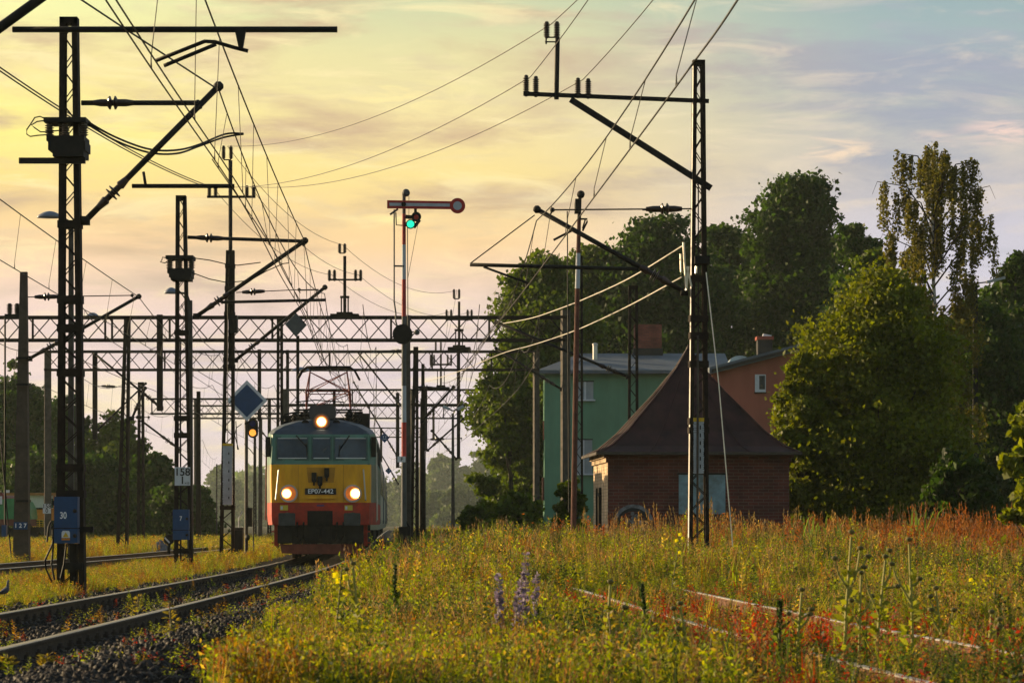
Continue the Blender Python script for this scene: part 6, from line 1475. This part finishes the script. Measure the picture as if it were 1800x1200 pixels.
        for i in range(150): t = rg.uniform(0.62, 1.0); a = rg.uniform(0, 6.28); leaf(np.array([ln*t, 0, h*t]), np.array([math.cos(a), math.sin(a), 0.9]), 0.035, 0.018, (0.035, 0.06, 0.015))
        for i in range(44): t = rg.uniform(0.03, 0.72); a = i*2.4; leaf(np.array([ln*t, 0, h*t]), np.array([math.cos(a), math.sin(a), rg.uniform(0.5, 1.2)]), 0.15*(1.2-t), 0.04, (0.10, 0.13, 0.02))
        sm_ = (0.08, 0.09, 0.02)
    elif kind == 'reed':                  # broad strap leaves
        for i in range(16):
            a = rg.uniform(0, 6.28); b = rg.normal(size=3)*0.12; b[2] = 0; hh = h*rg.uniform(0.6, 1.0); dr = np.array([math.cos(a), math.sin(a)*0.6, 0]); bend = rg.uniform(0.1, 0.4)*hh; sd_ = np.array([1, 0, 0])*0.018 if abs(dr[0]) < 0.6 else np.array([-dr[1], dr[0], 0])*0.018+np.array([0.008, 0, 0])
            pp = [b, b+dr*bend*0.2+np.array([0, 0, hh*0.5]), b+dr*bend*0.6+np.array([0, 0, hh*0.85]), b+dr*bend+np.array([0, 0, hh*0.95])]; ww = [1, 1.1, 0.8, 0.1]
            for j in range(3): L1.append([pp[j]-sd_*ww[j], pp[j]+sd_*ww[j], pp[j+1]+sd_*ww[j+1], pp[j+1]-sd_*ww[j+1]]); C1.append(np.array((0.12, 0.17, 0.03))*rg.uniform(0.7, 1.3))
        sm_ = (0.1, 0.1, 0.03)
    elif kind == 'dock':                  # rust brown seed plumes
        for k in range(5):
            bx = rg.normal()*0.14; hh = h*rg.uniform(0.7, 1.0); lx_ = rg.normal()*0.08
            mb.tube([(bx, rg.normal()*0.1, 0), (bx+lx_, 0, hh)], [0.006, 0.003], 5)
            for i in range(60): t = rg.uniform(0.45, 1.0); leaf(np.array([bx+lx_*t, 0, hh*t])+rg.normal(size=3)*0.022, rg.normal(size=3)+np.array([0, 0, 1.0]), 0.05, 0.02, (0.30, 0.10, 0.03))
        sm_ = (0.25, 0.10, 0.04)
    if mb.v: mb.build('stem', mat('stem_%s' % kind, sm_, 0.7, 0, 0.2), root)
    if L1: V = np.array(L1).reshape(-1, 3); big_mesh('foliage', V, np.arange(len(V)).reshape(-1, 4), np.array(C1), leafmat('meadow_leaf'), root)
    return root
WEEDS = [('bud', 1482, 935, 23, 'tall branching bud stem, tallest in the right foreground'), ('bud', 1606, 948, 23.5, 'tall bud stem with a nodding head before the rusty plumes'), ('bud', 1538, 978, 23, 'bud stem standing between the two tallest bud stems'),
    ('bud', 1660, 1033, 24, 'short bud stem near the right rail end'), ('bud', 1510, 1006, 25, 'slim bud stem just right of the tallest one'), ('bud', 1398, 1036, 23, 'bud stem beside the dark mullein spike'), ('bud', 1218, 1060, 22.5, 'pale thick bud stem in front of the broken rail'),
    ('bud', 1064, 1022, 23, 'bud stem left of the broken rail in the lower middle'), ('bud', 1735, 1075, 23, 'small bud stem in the lower right corner'), ('bud', 637, 990, 25, 'tall brown topped stem at the ballast edge'), ('mullein', 1370, 1058, 23, 'dark dense mullein spike by the bottom right rail'),
    ('mullein', 1141, 1026, 27, 'slim dark mullein spike over the broken rail'), ('mullein', 692, 992, 30, 'dark mullein spike left of the meadow centre'), ('spike', 925, 972, 27, 'tall violet flower spikes in the middle of the meadow'), ('spike', 890, 1010, 26, 'shorter violet flower spikes beside the tall ones'),
    ('primrose', 584, 1000, 25, 'leafy plant with yellow flowers at the ballast edge'), ('primrose', 1178, 925, 46, 'leafy green stalk before the hut wall'), ('primrose', 822, 1030, 33, 'yellow flowering stalk in the meadow centre'), ('primrose', 1700, 1000, 36, 'yellow flowering stalk near the right edge'),
    ('thistle', 1085, 1075, 22, 'bushy yellow green thistle in the lower middle'), ('thistle', 1240, 1110, 22, 'thistle at the bottom, below the broken rail'), ('thistle', 1295, 1130, 21.5, 'low thistle near the bottom edge'), ('thistle', 990, 1100, 22, 'thistle left of the lower middle clump'),
    ('reed', 1425, 895, 62, 'tuft of long green reed blades right of the hut'), ('reed', 1470, 905, 63, 'second tuft of reed blades, bending right'), ('reed', 1620, 880, 64, 'upright reed tuft before the dark brush'),
    ('dock', 1390, 905, 60, 'orange leaved dock close to the hut corner'), ('dock', 1530, 925, 56, 'rust brown dock plumes right of the reed tufts'), ('dock', 1600, 920, 57, 'rust brown dock plumes before the dark brush'), ('dock', 1700, 895, 55, 'tallest rust brown plumes near the right edge'), ('dock', 1765, 915, 54, 'rust brown plumes at the right edge'),
    ('dock', 1040, 905, 62, 'brown plumes before the lit hut corner'), ('dock', 965, 908, 64, 'brown plumes left of the hut')]
for i, (k, px, yt, d, lab) in enumerate(WEEDS):
    weed({'bud': 'bud_stem', 'mullein': 'mullein', 'spike': 'violet_flower', 'primrose': 'flowering_stalk', 'thistle': 'thistle', 'reed': 'reed_tuft', 'dock': 'dock_plant'}[k], lab, px, yt, d, k, 300+i)
for i, (px, yt, d, lab) in enumerate(((305, 1058, 29.5, 'spiky yellowish weed beside the near rail'), (425, 1100, 26, 'branching weed on the stones right of the near rail'), (245, 1046, 40, 'small green weed between the two rails'), (85, 1150, 24, 'yellow green weed at the bottom left rail foot'),
        (15, 1155, 23.5, 'weed in the bottom left corner'), (362, 1158, 24, 'small weed at the bottom edge on the stones'), (470, 1020, 46, 'weed tuft on the stones before the locomotive'), (510, 1030, 44, 'second weed tuft on the stones before the locomotive'), (405, 1120, 25, 'pale weed leaning beside the branching weed'))):
    weed('ballast_weed', lab, px, yt, d, 'thistle', 400+i)
print('OBJS', len(bpy.data.objects))
